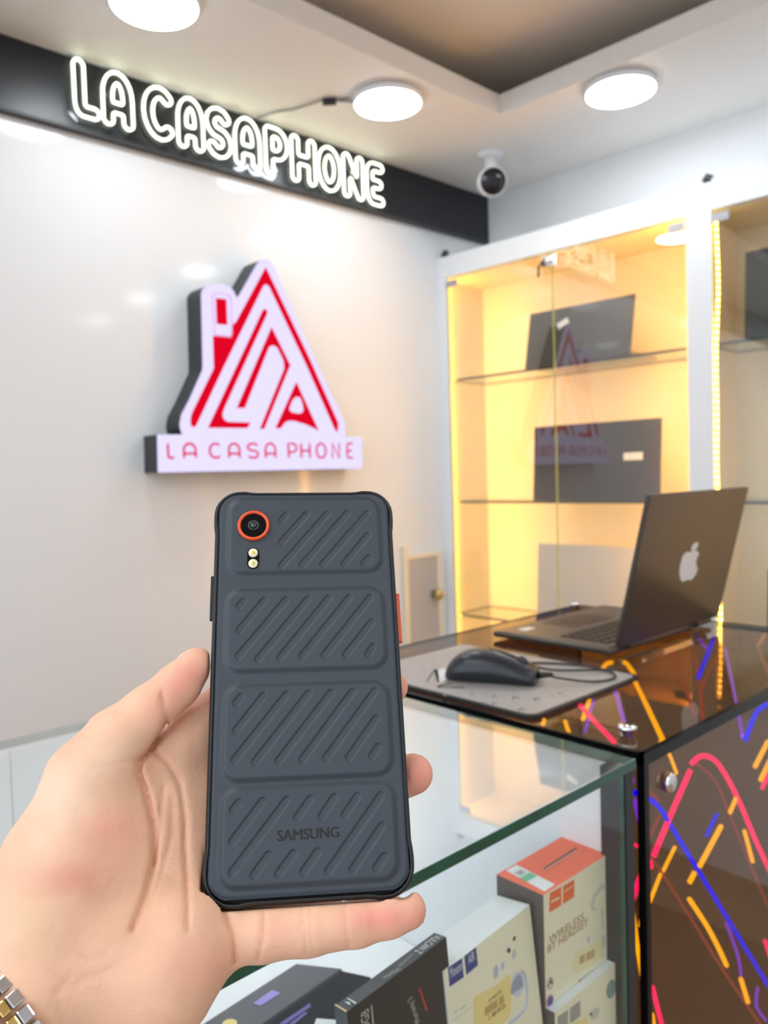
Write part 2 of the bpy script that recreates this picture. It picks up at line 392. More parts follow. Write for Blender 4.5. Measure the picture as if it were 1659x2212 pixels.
MB().tube([(-1.655, 1.352, CZ-.009), (-1.63, 1.378, CZ-.009)], .009).build('connector', M['cableb'], cb, True)
MB().tube([(-1.63, 1.378, CZ-.006), (-1.60, 1.44, CZ-.004)], .003).build('plug', M['cable'], cb, True)

# ------------------------------------------------------------------ logo light box
XL = XW+.076
def lg(X, Y):
    p = onx(250+X/2.765, 530+Y/2.765, XL); return (p[1], p[2])
lo = thing('light_box_sign', 'illuminated red and white house-shaped logo sign with black sides on the white wall', 'sign', (XW, 1.15, 1.33))
base = [(250, 1130), (1470, 1145), (1470, 1332), (255, 1357)]
outl = [(255, 1357), (250, 1130), (400, 1130), (386, 1090), (385, 1060), (395, 1010), (440, 925), (520, 745), (522, 715), (513, 290), (518, 268), (532, 248), (552, 238), (575, 232), (640, 235), (665, 240), (690, 256), (706, 275), (722, 312), (735, 305), (845, 112), (856, 96), (870, 85), (895, 82), (915, 88), (932, 104), (950, 135), (1160, 612), (1352, 1020), (1368, 1060), (1374, 1090), (1372, 1120), (1366, 1145), (1470, 1145), (1472, 1332)]
P2 = [lg(*p) for p in outl]
MB().prism(P2, (XW, 0, 0), (0, 1, 0), (0, 0, 1), (1, 0, 0), .073).build('side_return', M['signside'], lo)
MB().prism(P2, (XW+.073, 0, 0), (0, 1, 0), (0, 0, 1), (1, 0, 0), .003).build('lit_face', M['face'], lo)
def redp(polys, name, mat='red', lift=0.0):
    for pl, hl in polys:
        MB().prism([lg(*p) for p in pl], (XL+lift, 0, 0), (0, 1, 0), (0, 0, 1), (1, 0, 0), .0012, holes=[[lg(*p) for p in h] for h in hl]).build(name, M[mat], lo)
redp([([(895, 130), (1155, 672), (1328, 1060), (1327, 1100), (1320, 1118), (1305, 1095), (1140, 720), (915, 245), (896, 232), (880, 245), (640, 735), (495, 1045), (478, 1080), (460, 1088), (447, 1070), (446, 1035), (455, 1000), (585, 735), (580, 540), (690, 550), (700, 470), (715, 462)], [])], 'roof_mark')
redp([([(875, 392), (884, 381), (896, 381), (905, 395), (903, 412), (650, 968), (637, 1005), (640, 1030), (655, 1048), (675, 1055), (805, 1058), (785, 1092), (550, 1090)], [])], 'letter_mark')
redp([([(930, 488), (1042, 716), (886, 1097), (860, 1097), (1006, 735), (1002, 690), (968, 618), (952, 602), (933, 598), (915, 608), (770, 972), (722, 972)], [])], 'letter_mark')
redp([([(1078, 815), (1212, 1107), (1140, 1072), (1070, 1050), (1035, 1048), (1010, 1058), (985, 1093), (953, 1093)], [[(1075, 905), (1100, 908), (1115, 945), (1121, 985), (1112, 1000), (1090, 1005), (1050, 997), (1037, 985), (1038, 965), (1055, 925)]])], 'letter_mark')
redp([([(590, 283), (620, 283), (680, 298), (690, 315), (698, 525), (690, 545), (600, 540), (586, 525), (574, 300)], [[(594, 288), (620, 288), (676, 303), (685, 318), (693, 522), (686, 540), (604, 535), (591, 522), (579, 303)]])], 'phone_outline', 'pinkl')
redp([([(597, 315), (660, 322), (666, 476), (603, 470)], [])], 'phone_screen_mark')
lt = [('L', 308, 355), ('A', 402, 485), ('C', 556, 634), ('A', 672, 746), ('S', 784, 858), ('A', 890, 960), ('P', 1028, 1086), ('H', 1104, 1165), ('O', 1195, 1260), ('N', 1290, 1340), ('E', 1378, 1420)]
for ch, a, b in lt:
    y0, z0 = lg(a, 1276); y1, z1 = lg(b, 1276); _, z2 = lg((a+b)/2, 1177); zc = (z0+z1)/2
    m = MB()
    for s in skel(ch, y0+.003, y1-.003, zc+.003, z2-.003): m.tube([(XL, p[0], p[1]) for p in s], .0033, seg=6)
    m.build('sign_letter', M['red'], lo)

# ------------------------------------------------------------------ small grey hatch low in the wall
ht = thing('wall_hatch', 'small grey hatch with brass knob in pale frame low on the white wall', 'hatch', (XW, 1.9, .73))
MB().box((XW, 1.832, .70), (XW+.012, 1.975, .985)).build('panel', M['hatch'], ht)
m = MB(); m.box((XW, 1.812, .68), (XW+.016, 1.832, 1.03)); m.box((XW, 1.975, .68), (XW+.016, 1.995, 1.0)); m.box((XW, 1.832, .985), (XW+.016, 1.975, 1.0))
m.build('frame', M['hframe'], ht)
MB().lathe([(.016, 0), (.012, .014), (.02, .024), (.014, .036)], (XW+.012, 1.955, .855), (1, 0, 0), 14).build('knob', M['brass'], ht, True)

# ------------------------------------------------------------------ glass display cabinets
CO = V3((XW, 2.030, 0)); CD = .25
def cw(x, y, z): return CO+E1*x-NB*y+V3((0, 0, z))       # y goes into the cabinet
def cbox(m, x0, x1, y0, y1, z0, z1, mi=0, fm=None): return m.obox(cw(x0, y0, z0), E1*(x1-x0), -NB*(y1-y0), (0, 0, z1-z0), mi, fm)
def cabinet(xa, xb, lab, doors, gl):
    t = thing('display_cabinet', lab, 'cabinet', cw(xa, 0, 0), 'glass display cabinets')
    sl, sr = .036, .032
    for a, b in ((xa, xa+sl), (xb-sr, xb)):
        cbox(MB(), a, b, 0, .014, .56, 1.94).build('stile', M['white'], t)
    cbox(MB(), xa, xa+.010, .014, CD-.012, .56, 1.94).build('side_panel', M['white'], t)
    cbox(MB(), xb-.010, xb, .014, CD-.012, .56, 1.94).build('side_panel', M['white'], t)
    cbox(MB(), xa, xb, 0, CD-.012, 1.94, 2.012).build('top_rail', M['white'], t)
    cbox(MB(), xa+sl, xb-sr, 0, CD-.012, .56, .60).build('bottom_rail', M['white'], t)
    cbox(MB(), xa+.010, xb-.010, CD-.012, CD, .60, 1.94).build('back_panel', M['cabw'], t)
    m = MB(); cbox(m, xa+.010, xa+.012, .015, CD-.012, .60, 1.94); cbox(m, xb-.012, xb-.010, .015, CD-.012, .60, 1.94); cbox(m, xa+.012, xb-.012, .015, CD-.012, 1.936, 1.94); cbox(m, xa+.012, xb-.012, .015, CD-.012, .60, .604)
    m.build('lining', M['cabw'], t)
    cbox(MB(), xa, xb, .004, CD-.012, 0, .56).build('base_cupboard', M['white'], t)
    for z in (1.172, 1.596, .772):
        cbox(MB(), xa+.013, xb-.013, .034, CD-.014, z-.008, z, 0, [0, 0, 1, 1, 1, 1]).build('glass_shelf', [M['shelfg'], M['dedge']], t)
    mid = (xa+sl+xb-sr)/2
    for k, (a, b) in enumerate(((xa+sl+.002, mid-.0015), (mid+.0015, xb-sr-.002))):
        d = cbox(MB(), a, b, .003, .008, .602, 1.937, 0, [1, 1, 0, 1, 0, 1]).build('glass_door', [M['door'], M['doorgreen']], t)
        hx = a if k == 0 else b-.045
        for z in (1.905, .62): cbox(MB(), hx, hx+.045, -.004, .0025, z, z+.022).build('hinge', M['alu'], d)
    if doors:
        d = cbox(MB(), mid-.030, mid+.022, -.006, .0025, 1.895, 1.925).build('lock_case', M['chrome'], t)
        MB().lathe([(.010, 0), (.010, .012), (.006, .014)], cw(mid-.004, -.006, 1.91), NB, 14).build('lock_cylinder', M['chrome'], d, True)
        MB().tube([cw(mid-.024, -.012, 1.912), cw(mid-.036, -.016, 1.895), cw(mid-.038, -.014, 1.865)], .0035, seg=6).build('key', M['cableb'], d, True)
    for x in (xa+.012,):
        c = cbox(MB(), x, x+.014, .01, .03, 2.012, 2.030).build('clip', M['cableb'], t)
        MB().tube([cw(x-.006, .02, 2.026), cw(x+.006, .02, 2.040), cw(x+.022, .02, 2.030)], .004, seg=6).build('hook', M['cableb'], c)
    # led strips: behind both front stiles (left cabinet), hanging visibly inside the left edge (right cabinet)
    if doors:
        x = xa+.016
        cbox(MB(), x-.006, x+.006, .0142, .0152, .615, 1.93).build('strip_tape', M['white'], t)
        cbox(MB(), x-.0035, x+.0045, .0153, .0223, .615, 1.93).build('light_strip', M['strip'], t)
    x = xb-sr
    cbox(MB(), x-.0008, x, .0088, .0148, .615, 1.93).build('strip_tape', M['white'], t)
    cbox(MB(), x-.0018, x-.0009, .0092, .0144, .615, 1.93).build('light_strip', M['strip2' if doors else 'strip3'], t)
    if not doors:
        x = xa+sl+.007; m = MB(); mt = MB(); z = .615
        wob = lambda z: .0035*math.sin(z*7.5+.6)+.0015*math.sin(z*19)
        while z < 1.925:
            xx = x+wob(z); cbox(m, xx-.0026, xx+.0026, .0105, .0135, z, z+.0085)
            cbox(mt, xx-.004, xx+.004, .0137, .0147, z-.004, z+.0127); z += .0167
        o = m.build('strip_lights', M['stripv'], t); o['kind'] = 'stuff'
        o = mt.build('strip_tape', M['stripv2'], t); o['kind'] = 'stuff'
    return t
cabinet(0, .907, 'left white display cabinet with closed glass doors and lock, next to the logo wall', True, 0)
cabinet(.907, 1.814, 'right white display cabinet with a glowing yellow light strip inside its left edge', False, 0)

# ------------------------------------------------------------------ laptops
def laptop(label, hinge, lx, lw, base_dir, base_len, lid_up, lid_len, lidmat, deckmat, group=None, keys=False, thick=.007, bt=.014):
    """hinge: near end of the hinge line; lx: unit along hinge; base_dir: from hinge to front; lid_up: direction of the raised lid"""
    hinge, lx, base_dir, lid_up = map(V3, (hinge, lx, base_dir, lid_up)); lx, base_dir, lid_up = unit(lx), unit(base_dir), unit(lid_up)
    t = thing('laptop', label, 'laptop', hinge-V3((0, 0, bt)), group)
    up = V3((0, 0, 1)); ln = unit(np.cross(lx, lid_up))
    if ln@base_dir > 0: ln = -ln                       # outward face of the lid (away from the keyboard)
    def ob(m, o, a, b, c):
        if np.dot(np.cross(a, b), c) < 0: a, b = b, a
        return m.obox(o, a, b, c)
    ob(MB(), hinge-up*(bt-(.0045 if keys else 0))+base_dir*.004, lx*lw, base_dir*(base_len-.004), up*(bt-.001-(.0045 if keys else 0))).build('base', M['lapd'] if keys else deckmat, t, bevel=.003)
    d = ob(MB(), hinge+base_dir*.012+lx*.004-up*.001, lx*(lw-.008), base_dir*(base_len-.02), up*.0012).build('deck', deckmat, t)
    ld = ob(MB(), hinge+lid_up*(.004 if keys else -.0145), lx*lw, lid_up*lid_len, ln*thick).build('lid', lidmat, t, bevel=.0025)
    ob(MB(), hinge+lid_up*(.014 if keys else .002)+lx*.006-ln*.0006, lx*(lw-.012), lid_up*(lid_len-.026), ln*.0006).build('screen', M['blackgl'], ld)
    for f in ((.12, .78) if keys else ()):
        MB().tube([hinge+lx*lw*f, hinge+lx*lw*(f+.1)], .006, seg=10).build('hinge', M['key'], t)
    if keys:
        for a_ in (.03, lw-.03):
            for b__ in (.03, base_len-.03): MB().lathe([(.007, 0), (.007, .005)], hinge-up*bt+lx*a_+base_dir*b__, up, 12).build('foot', M['key'], t)
        m0 = None
        for r in range(5):
            for c in range(13):
                kw = (lw-.06)/13; o = hinge+base_dir*(.026+r*.0172)+lx*(.03+c*kw)
                if m0 is None:
                    m0 = ob(MB(), o, lx*(kw-.003), base_dir*.0142, up*.0018).build('key', M['key'], t)
                    o0 = o; k = m0
                else:
                    k = m0.copy(); COL.objects.link(k); k.parent = t; k.location = tuple(o-o0)
        ob(MB(), hinge+base_dir*.128+lx*(lw/2-.055), lx*.11, base_dir*.066, up*.0006).build('touchpad', M['lapd'], t)
        ob(MB(), hinge+base_dir*.175+lx*.03, lx*.028, base_dir*.016, up*.0006).build('sticker', M['prw'], t)
    return t, ld, ln
th = math.radians(13.5); TOPZ = 1.0
lh = V3((-.592, .978, TOPZ+.014))
lpt, lid, ln = laptop('open dark brown laptop with white fruit emblem on its lid, standing on the black counter', lh, (0, 1, 0), .318, (-1, 0, 0), .218, (math.sin(th), 0, math.cos(th)), .222, M['lapd'], M['lapbase'], keys=True)
# emblem on the lid
lo_ = lh+V3((math.sin(th), 0, math.cos(th)))*.004+ln*.007; lu = V3((math.sin(th), 0, math.cos(th)))
def lidxy(px, py):
    p = onpl(px, py, lo_, ln)-lo_; return (p[1], p@lu)
def z7(X, Y): return lidxy(1040+X/2.68, 1040+Y/2.68)
body = [(1205, 408), (1225, 405), (1238, 398), (1252, 405), (1258, 420), (1246, 440), (1240, 462), (1243, 490), (1250, 505), (1240, 535), (1222, 562), (1208, 572), (1195, 568), (1180, 574), (1162, 580), (1150, 565), (1145, 530), (1148, 490), (1160, 445), (1172, 420), (1188, 408)]
leaf = [(1214, 402), (1215, 380), (1228, 360), (1252, 350), (1252, 372), (1240, 392), (1226, 401)]
for pl, nm in ((body, 'emblem_body'), (leaf, 'emblem_leaf')):
    MB().prism([z7(*p) for p in pl], lo_, (0, 1, 0), lu, ln, .0006).build(nm, M['apple'], lid)
def cab_laptop(label, x0, x1, z, hgt, tilt, mat, group, sticker=None, yoff=.045):
    o = cw(x0, yoff, z+.0145); a = math.radians(tilt)
    up = V3((0, 0, 1))*math.cos(a)-NB*math.sin(a)
    t, ld, n_ = laptop(label, o, E1, x1-x0, -NB, min(.17, CD-.03-yoff), up, hgt, mat, M['lapbase'], group)
    if sticker:
        (sx, sz, sw, sh, rot) = sticker
        c, s_ = math.cos(rot), math.sin(rot); u = E1*c+up*s_; v = -E1*s_+up*c
        q = o+up*sz+E1*sx+n_*.0072
        if np.dot(np.cross(u, v), n_) > 0: MB().obox(q, u*sw, v*sh, n_*.0004).build('label', M['prw'], ld)
        else: MB().obox(q, v*sh, u*sw, n_*.0004).build('label', M['prw'], ld)
    return t
cab_laptop('dark laptop on the upper shelf of the left cabinet, lid leaning back', .325, .690, 1.596, .185, 12, M['laps'], 'laptops in the cabinets', (.115, .10, .04, .02, .45))
cab_laptop('larger black laptop with white label on the lower shelf of the left cabinet', .345, .775, 1.172, .238, 4, M['laps'], 'laptops in the cabinets', (.315, .105, .06, .022, 0))
cab_laptop('silver grey laptop on the lowest shelf of the left cabinet, behind the open laptop', .350, .735, .772, .262, 3, M['lapg'], 'laptops in the cabinets')
cab_laptop('black laptop on the upper shelf of the right cabinet', 1.010, 1.38, 1.596, .228, 3, M['laps'], 'laptops in the cabinets')
cab_laptop('dark laptop on the lowest shelf of the right cabinet', 1.06, 1.40, .772, .22, 3, M['laps'], 'laptops in the cabinets')

# ------------------------------------------------------------------ black neon counter
BX0, BX1, BY0, BY1 = -.888, -.374, .6685, 1.335
bc = thing('smoked_glass_counter', 'black edged counter of smoked glass with coloured neon tubes inside', 'counter', ((BX0+BX1)/2, (BY0+BY1)/2, 0))
g = .006; ed = .011
MB().box((BX0, BY0, TOPZ-g), (BX1, BY1, TOPZ)).build('top_panel', M['smoke'], bc)
MB().box((BX1-g, BY0+g, .06), (BX1-.0005, BY1-g, TOPZ-g)).build('front_panel', M['smoke'], bc)
MB().box((BX0+g, BY0+.0005, .06), (BX1-g, BY0+g, TOPZ-g)).build('end_panel', M['smoke'], bc)
MB().box((BX0+g, BY1-g, .06), (BX1-g, BY1-.0005, TOPZ-g)).build('end_panel', M['smoke'], bc)
MB().box((BX0+.0005, BY0+g, .06), (BX0+g, BY1-g, TOPZ-g)).build('back_panel', M['brown'], bc)
MB().box((BX0+g, BY0+g, .06), (BX1-g, BY1-g, .075)).build('floor_panel', M['brown'], bc)
MB().box((BX0, BY0, 0), (BX1, BY1, .06)).build('plinth', M['bedge'], bc)
m = MB()
for x in (BX0-.0008, BX1-.0052):
    m.box((x, BY0-.0008, TOPZ-ed), (x+.006, BY1+.0008, TOPZ+.0006))
for y in (BY0-.0008, BY1-.0052): m.box((BX0, y, TOPZ-ed), (BX1, y+.006, TOPZ+.0006))
m.build('top_edge', M['bedge'], bc)
for x in (BX0, BX1):
    for y in (BY0, BY1):
        sx = -.0008 if x == BX0 else -.0072; sy = -.0008 if y == BY0 else -.0072
        MB().box((x+sx, y+sy, .06), (x+sx+.008, y+sy+.008, TOPZ-ed)).build('corner_post', M['bedge'], bc)
for (x, y) in ((-.4132, .7065), (-.86, .7065), (-.868, 1.30), (-.41, 1.295)):
    MB().lathe([(.0075, 0), (.0075, .005), (.0098, .0055), (.0098, .0095), (.0085, .011)], (x, y, TOPZ), (0, 0, 1), 18).build('chrome_cap', M['chrome'], bc, True)
MB().lathe([(.0095, 0), (.0095, .005), (.0085, .0065)], (BX1, .7109, .9619), (1, 0, 0), 18).build('chrome_cap', M['chrome'], bc, True)
def Z2(X, Y): return (1150+X/2.904, 1450+Y/2.904)
def Z1(X, Y): return (850+X/2.0507, 1030+Y/2.0507)
tubes = []
def sm(pts, k=4):
    if len(pts) < 3: return pts
    pts = [V3(p) for p in pts]; out = []
    for i in range(len(pts)-1):
        p0, p1, p2, p3 = pts[max(i-1, 0)], pts[i], pts[i+1], pts[min(i+2, len(pts)-1)]
        for j in range(k):
            t = j/k; out.append(.5*((2*p1)+(-p0+p2)*t+(2*p0-5*p1+4*p2-p3)*t*t+(-p0+3*p1-3*p2+p3)*t**3))
    return out+[pts[-1]]
XF = BX1-.018
front = [('nb', [(722, 790), (800, 860), (900, 1020), (1478, 1970), (1560, 2110)], 1), ('ny', [(800, 440), (850, 500), (905, 640)], 0),
 ('npk', [(990, 622), (860, 920), (760, 1160)], 2), ('npk', [(1000, 578), (1050, 535), (1110, 538), (1180, 600), (1290, 800), (1400, 1060), (1540, 1360)], 2),
 ('ny', [(1185, 970), (1048, 1225)], 2), ('ny', [(1018, 1262), (985, 1325)], 2), ('ny', [(1278, 795), (1238, 890)], 1), ('ny', [(985, 1430), (1090, 1590), (1160, 1720), (1218, 1845)], 2),
 ('ny', [(1308, 1930), (1352, 2075)], 2), ('ny', [(1330, 1000), (1382, 1195)], 1), ('ny', [(1478, 440), (1396, 600)], 2), ('ny', [(1490, 560), (1430, 685)], 2),
 ('nb', [(1500, 195), (1420, 240), (1380, 310), (1335, 435)], 2), ('nb', [(1158, 895), (1090, 1035)], 0), ('npu', [(1215, 1580), (1285, 1770), (1310, 1910)], 0), ('npu', [(1415, 1980), (1405, 2100), (1465, 2190)], 0),
 ('npk', [(737, 1190), (742, 1230)], 2), ('npk', [(1460, 1690), (1490, 1790)], 1), ('npk', [(752, 1980), (815, 2230)], 1), ('npk', [(1490, 630), (1440, 735)], 1), ('ny', [(750, 2150), (765, 2260)], 1)]
for col, pts, k in front:
    pp = sm([onx(*Z2(*p), XF-(.004 if k else .02)) for p in pts])
    MB().tube(pp, (.0017, .0023, .0027)[k], seg=8).build('neon_tube', M[col], bc, True)
for col, pts in (('ndim', [(740, 1160), (830, 1290), (1000, 1560), (1200, 1880), (1440, 2230)]), ('ndim', [(1030, 580), (1150, 690), (1250, 930), (1420, 1340), (1500, 1520)]),  # long dim lines are ghost reflections of brighter tubes, modelled as tubes
                 ('ndim', [(800, 900), (735, 1040)]), ('ny', [(895, 1100), (820, 1255)]), ('ny', [(805, 1270), (735, 1450)]), ('npk', [(720, 740), (790, 810)])):
    MB().tube(sm([onx(*Z2(*p), XF-.05) for p in pts]), .0016 if col == 'ndim' else .002, seg=6).build('neon_tube', M['ndim'] if col != 'ny' else M['ny'], bc, True)
for col, pts, r in (('npu', [(600, 590), (630, 700)], .002), ('npu', [(640, 800), (672, 950)], .002), ('nb', [(604, 752), (682, 772)], .0026), ('npk', [(687, 1265), (625, 1440)], .0026),
                    ('ny', [(625, 1450), (655, 1700), (700, 1990)], .0022), ('ny', [(690, 1495), (676, 1600)], .002), ('npk', [(612, 1075), (680, 1105)], .0016)):
    MB().tube(sm([ony(*Z2(*p), BY0+.022) for p in pts]), r, seg=8).build('neon_tube', M[col], bc, True)
top = [('ny', Z2, [(640, 60), (700, 180), (820, 435)], .972, .0029), ('ny', Z1, [(1010, 815), (1035, 830), (1065, 872)], .975, .0032), ('ny', Z1, [(925, 850), (945, 828), (968, 822)], .972, .0032),
       ('npu', Z2, [(522, 130), (580, 335)], .978, .0026), ('npk', Z2, [(300, 215), (400, 325), (512, 442)], .978, .0028), ('ny', Z2, [(358, 180), (318, 300)], .975, .0026), ('npu', Z2, [(385, 180), (330, 380)], .97, .0018),
       ('ny', Z2, [(75, 305), (62, 350)], .975, .0022), ('ny', Z2, [(205, 315), (230, 388)], .975, .0022),
       ('nb', Z1, [(1425, 700), (1350, 890)], .965, .0028), ('npu', Z1, [(1340, 700), (1385, 760)], .965, .002), ('ndim', Z1, [(1325, 750), (1350, 880), (1370, 1080)], .96, .0024), ('ndim', Z1, [(1425, 800), (1355, 960)], .96, .002),
       ('ndim', Z1, [(1230, 755), (1330, 1050)], .95, .0022), ('npu', Z1, [(1470, 760), (1530, 1060), (1545, 1150)], .96, .0018), ('ndim', Z1, [(1590, 690), (1660, 870)], .96, .002), ('ny', Z1, [(1650, 690), (1615, 750)], .96, .0016)]
for col, zf, pts, z, r in top:
    MB().tube(sm([onz(*zf(*p), z) for p in pts]), r, seg=8).build('neon_tube', M[col], bc, True)

# ------------------------------------------------------------------ glass counter
gx0, gx1, gy1, gy0 = -.888, -.374, .6545, -1.3
gc = thing('glass_counter', 'glass topped white display counter with green glass edge holding product boxes', 'counter', ((gx0+gx1)/2, (gy0+gy1)/2, 0))
MB().box((gx0, gy0, TOPZ-.010), (gx1, gy1, TOPZ), 0, [0, 0, 1, 1, 1, 1]).build('top_pane', [M['gtop'], M['gedge']], gc, bevel=.0012)
MB().box((gx1-.009, gy0, .50), (gx1-.004, gy1-.016, TOPZ-.0105), 0, [1, 1, 1, 0, 1, 0]).build('front_pane', [M['gfront'], M['gedge']], gc)
MB().box((gx1-.030, gy1-.014, 0), (gx1-.003, gy1-.001, TOPZ-.0105)).build('end_post', M['signside'], gc)
MB().box((gx0, gy1-.010, 0), (gx1-.030, gy1-.002, TOPZ-.0105)).build('end_panel', M['white'], gc)
for a, b in ((gy0, -.3), (-.3, .26), (.26, gy1-.01)):
    MB().box((gx0+.004, a+.001, .50), (gx0+.012, b-.001, TOPZ-.0105)).build('back_slide', M['white'], gc)
SH = .70
MB().box((gx0+.014, .34, TOPZ-.024), (gx0+.026, gy1-.02, TOPZ-.012)).build('added_fill_housing', M['white'], gc)  # added light bar, hidden behind hand and phone, brightens the counter inside
MB().box((gx0+.015, .345, TOPZ-.0255), (gx0+.025, gy1-.025, TOPZ-.0242)).build('added_fill_bar', M['bar'], gc)
MB().box((gx0+.012, gy0, SH-.012), (gx1-.012, gy1-.011, SH)).build('shelf_board', M['white'], gc)
MB().box((gx0+.01, gy0, 0), (gx1-.006, gy1-.012, .50)).build('base_cupboard', M['white'], gc)

# ------------------------------------------------------------------ product boxes
def bar(px0, px1, n_, plane_, mat, name, parent, wpx=.5):
    pass
# coral topped headset box on a grey tabbed box
FX = -.4000
bb = thing('headset_box', 'cream headset box with coral red top in the glass counter, upright by its right end', 'box', (-.426, .601, .803))
bx = ((-.4515, .5425, .8035), (FX, .6605, .9040))
MB().box(bx[0], bx[1], 0, [0, 1, 2, 0, 0, 2]).build('carton', [M['cream'], M['coral'], M['cardg']], bb)
def fr(*pts): return list(pts)
pF = (FX, 0, 0); nF = (1, 0, 0); pT = (0, 0, .9040); nT = (0, 0, 1)
Z3 = lambda X, Y: (900+X/3.19, 1750+Y/3.19)
decal([Z3(*p) for p in [(918, 572), (998, 528), (998, 655), (914, 708)]], pF, nF, M['oran2'], 'brand_tab', bb)
decal([Z3(*p) for p in [(1010, 522), (1086, 478), (1086, 598), (1008, 648)]], pF, nF, M['oran2'], 'brand_tab', bb)
ZB = lambda X, Y: (1160+X/8.968, 1860+Y/8.968)
decal([ZB(*p) for p in [(270, 780), (430, 695), (430, 730), (275, 810)]], pF, nF, M['cream'], 'tab_print', bb, .0004)
decal([ZB(*p) for p in [(535, 585), (690, 480), (690, 495), (535, 600)]], pF, nF, M['cream'], 'tab_print', bb, .0004)
def tF(s, a, b, hgt, mat, x=FX, name='print', parent=None):
    """text on an x = const face: from pixel a to pixel b along its baseline"""
    p, q2 = onx(*a, x), onx(*b, x); d = q2-p; L = np.linalg.norm(d)
    u = d/L; return text(s, p, u, np.cross((1, 0, 0), u), (1, 0, 0), L, hgt, mat, name, parent, .0003)
tF('WIRELESS', ZB(230, 1610), ZB(905, 1130), .0068, M['inkb'], parent=bb, name='lettering')
tF('BT HEADSET', ZB(205, 1790), ZB(985, 1235), .0068, M['inkb'], parent=bb, name='lettering')
tF('FU01', ZB(1345, 155), ZB(1470, 75), .0042, M['inkg'], parent=bb, name='lettering')
decal([ZB(*p) for p in [(1125, 190), (1300, 85), (1300, 95), (1125, 200)]], pF, nF, M['inkg'], 'fine_print', bb)
# earbud drawing
decal([Z3(*p) for p in ell(1255, 600, 38, 105, .45)], pF, nF, P('print_pale', (.66, .62, .48), .5), 'earbud_picture', bb)
decal([Z3(*p) for p in ell(1262, 612, 26, 72, .45)], pF, nF, M['cream'], 'earbud_picture', bb, .0004)
decal([Z3(*p) for p in ell(1320, 548, 11, 34, .05)], pF, nF, M['inkl'], 'earbud_picture', bb, .0005)
decal([Z3(*p) for p in [(1270, 690), (1284, 680), (1290, 815), (1276, 822)]], pF, nF, P('print_pale', (.66, .62, .48), .5), 'earbud_picture', bb)
decal([Z3(*p) for p in ell(1184, 892, 8, 22, .1)], pF, nF, M['inkl'], 'earbud_picture', bb)
decal([Z3(*p) for p in ell(1290, 905, 34, 46, .4)], pF, nF, P('print_pale', (.66, .62, .48), .5), 'earbud_picture', bb)
decal([Z3(*p) for p in [(1085, 1005), (1270, 880), (1290, 1010), (1270, 1030), (1095, 1130), (1070, 1090)]], pF, nF, P('sticker_pale_yellow', (.84, .74, .42), .5), 'price_sticker', bb, .0003)
for i in range(11):
    a = i/10; x = 1125+95*a; y = 1010-50*a
    if i not in (4,): decal([(900+(x)/3.19, 1750+y/3.19), (900+(x+5)/3.19, 1750+(y-3)/3.19), (900+(x+5)/3.19, 1750+(y+52)/3.19), (900+x/3.19, 1750+(y+55)/3.19)], pF, nF, M['inkb'], 'barcode_bar', bb, .0005)
decal([Z3(*p) for p in [(1115, 1172), (1325, 1022), (1328, 1034), (1118, 1188)]], pF, nF, M['inkg'], 'fine_print', bb)
decal([Z3(*p) for p in ell(1122, 1178, 8, 9)], pF, nF, M['oran2'], 'print_dot', bb, .0005)
decal([Z3(*p) for p in ell(920, 1193, 20, 42, .2)], pF, nF, M['inkd'], 'recycling_mark', bb)
decal([Z3(*p) for p in ell(920, 1193, 16, 36, .2)], pF, nF, M['cream'], 'recycling_mark', bb, .0004)
decal([Z3(*p) for p in [(905, 1215), (925, 1160), (930, 1170), (940, 1205), (930, 1200), (922, 1185), (912, 1220)]], pF, nF, M['inkd'], 'recycling_mark', bb, .0006)
decal([Z3(*p) for p in ell(918, 1315, 24, 48, .25)], pF, nF, M['pk'], 'roundel', bb)
decal([Z3(*p) for p in ell(922, 1316, 17, 36, .25)], pF, nF, M['navy'], 'roundel', bb, .0004)
# its coral top: window slot, sticker, symbol
ZT = lambda X, Y: (1070+X/6.144, 1780+Y/6.144)
decal([ZT(*p) for p in [(640, 585), (1060, 315), (1090, 318), (1070, 340), (655, 605)]], pT, nT, M['inkd'], 'hang_slot', bb)
decal([ZT(*p) for p in [(655, 600), (1075, 335), (1090, 345), (660, 620)]], pT, nT, P('coral_light', (.86, .38, .32), .5), 'hang_slot_lip', bb, .0004)
decal([ZT(*p) for p in [(145, 615), (280, 540), (790, 800), (655, 895)]], pT, nT, M['cardw'], 'shipping_sticker', bb)
decal([ZT(*p) for p in [(325, 715), (455, 640), (545, 685), (410, 765)]], pT, nT, M['green'], 'sticker_patch', bb, .0004)
decal([ZT(*p) for p in [(255, 645), (335, 598), (410, 640), (330, 690)]], pT, nT, P('sticker_print', (.45, .42, .42), .6), 'sticker_patch', bb, .0004)
m = MB(); c0 = onz(*ZT(1085, 165), .9043); m.tube([c0+V3((.0105*math.cos(t), .0105*math.sin(t), 0)) for t in [2*math.pi*i/24 for i in range(24)]], .0005, True, 4); m.build('round_symbol', P('coral_pale', (.85, .42, .36), .5), bb)
decal([ZT(*p) for p in [(1030, 185), (1100, 140), (1130, 150), (1062, 200)]], pT, nT, M['cardw'], 'symbol_bar', bb)
for (a, b) in ((1340, 235), (1420, 290), (1370, 340), (1500, 320)): decal([ZT(a-40, b+12), ZT(a+10, b-20), ZT(a+40, b-12), ZT(a-10, b+22)], pT, nT, P('coral_pale', (.85, .42, .36), .5), 'symbol', bb)
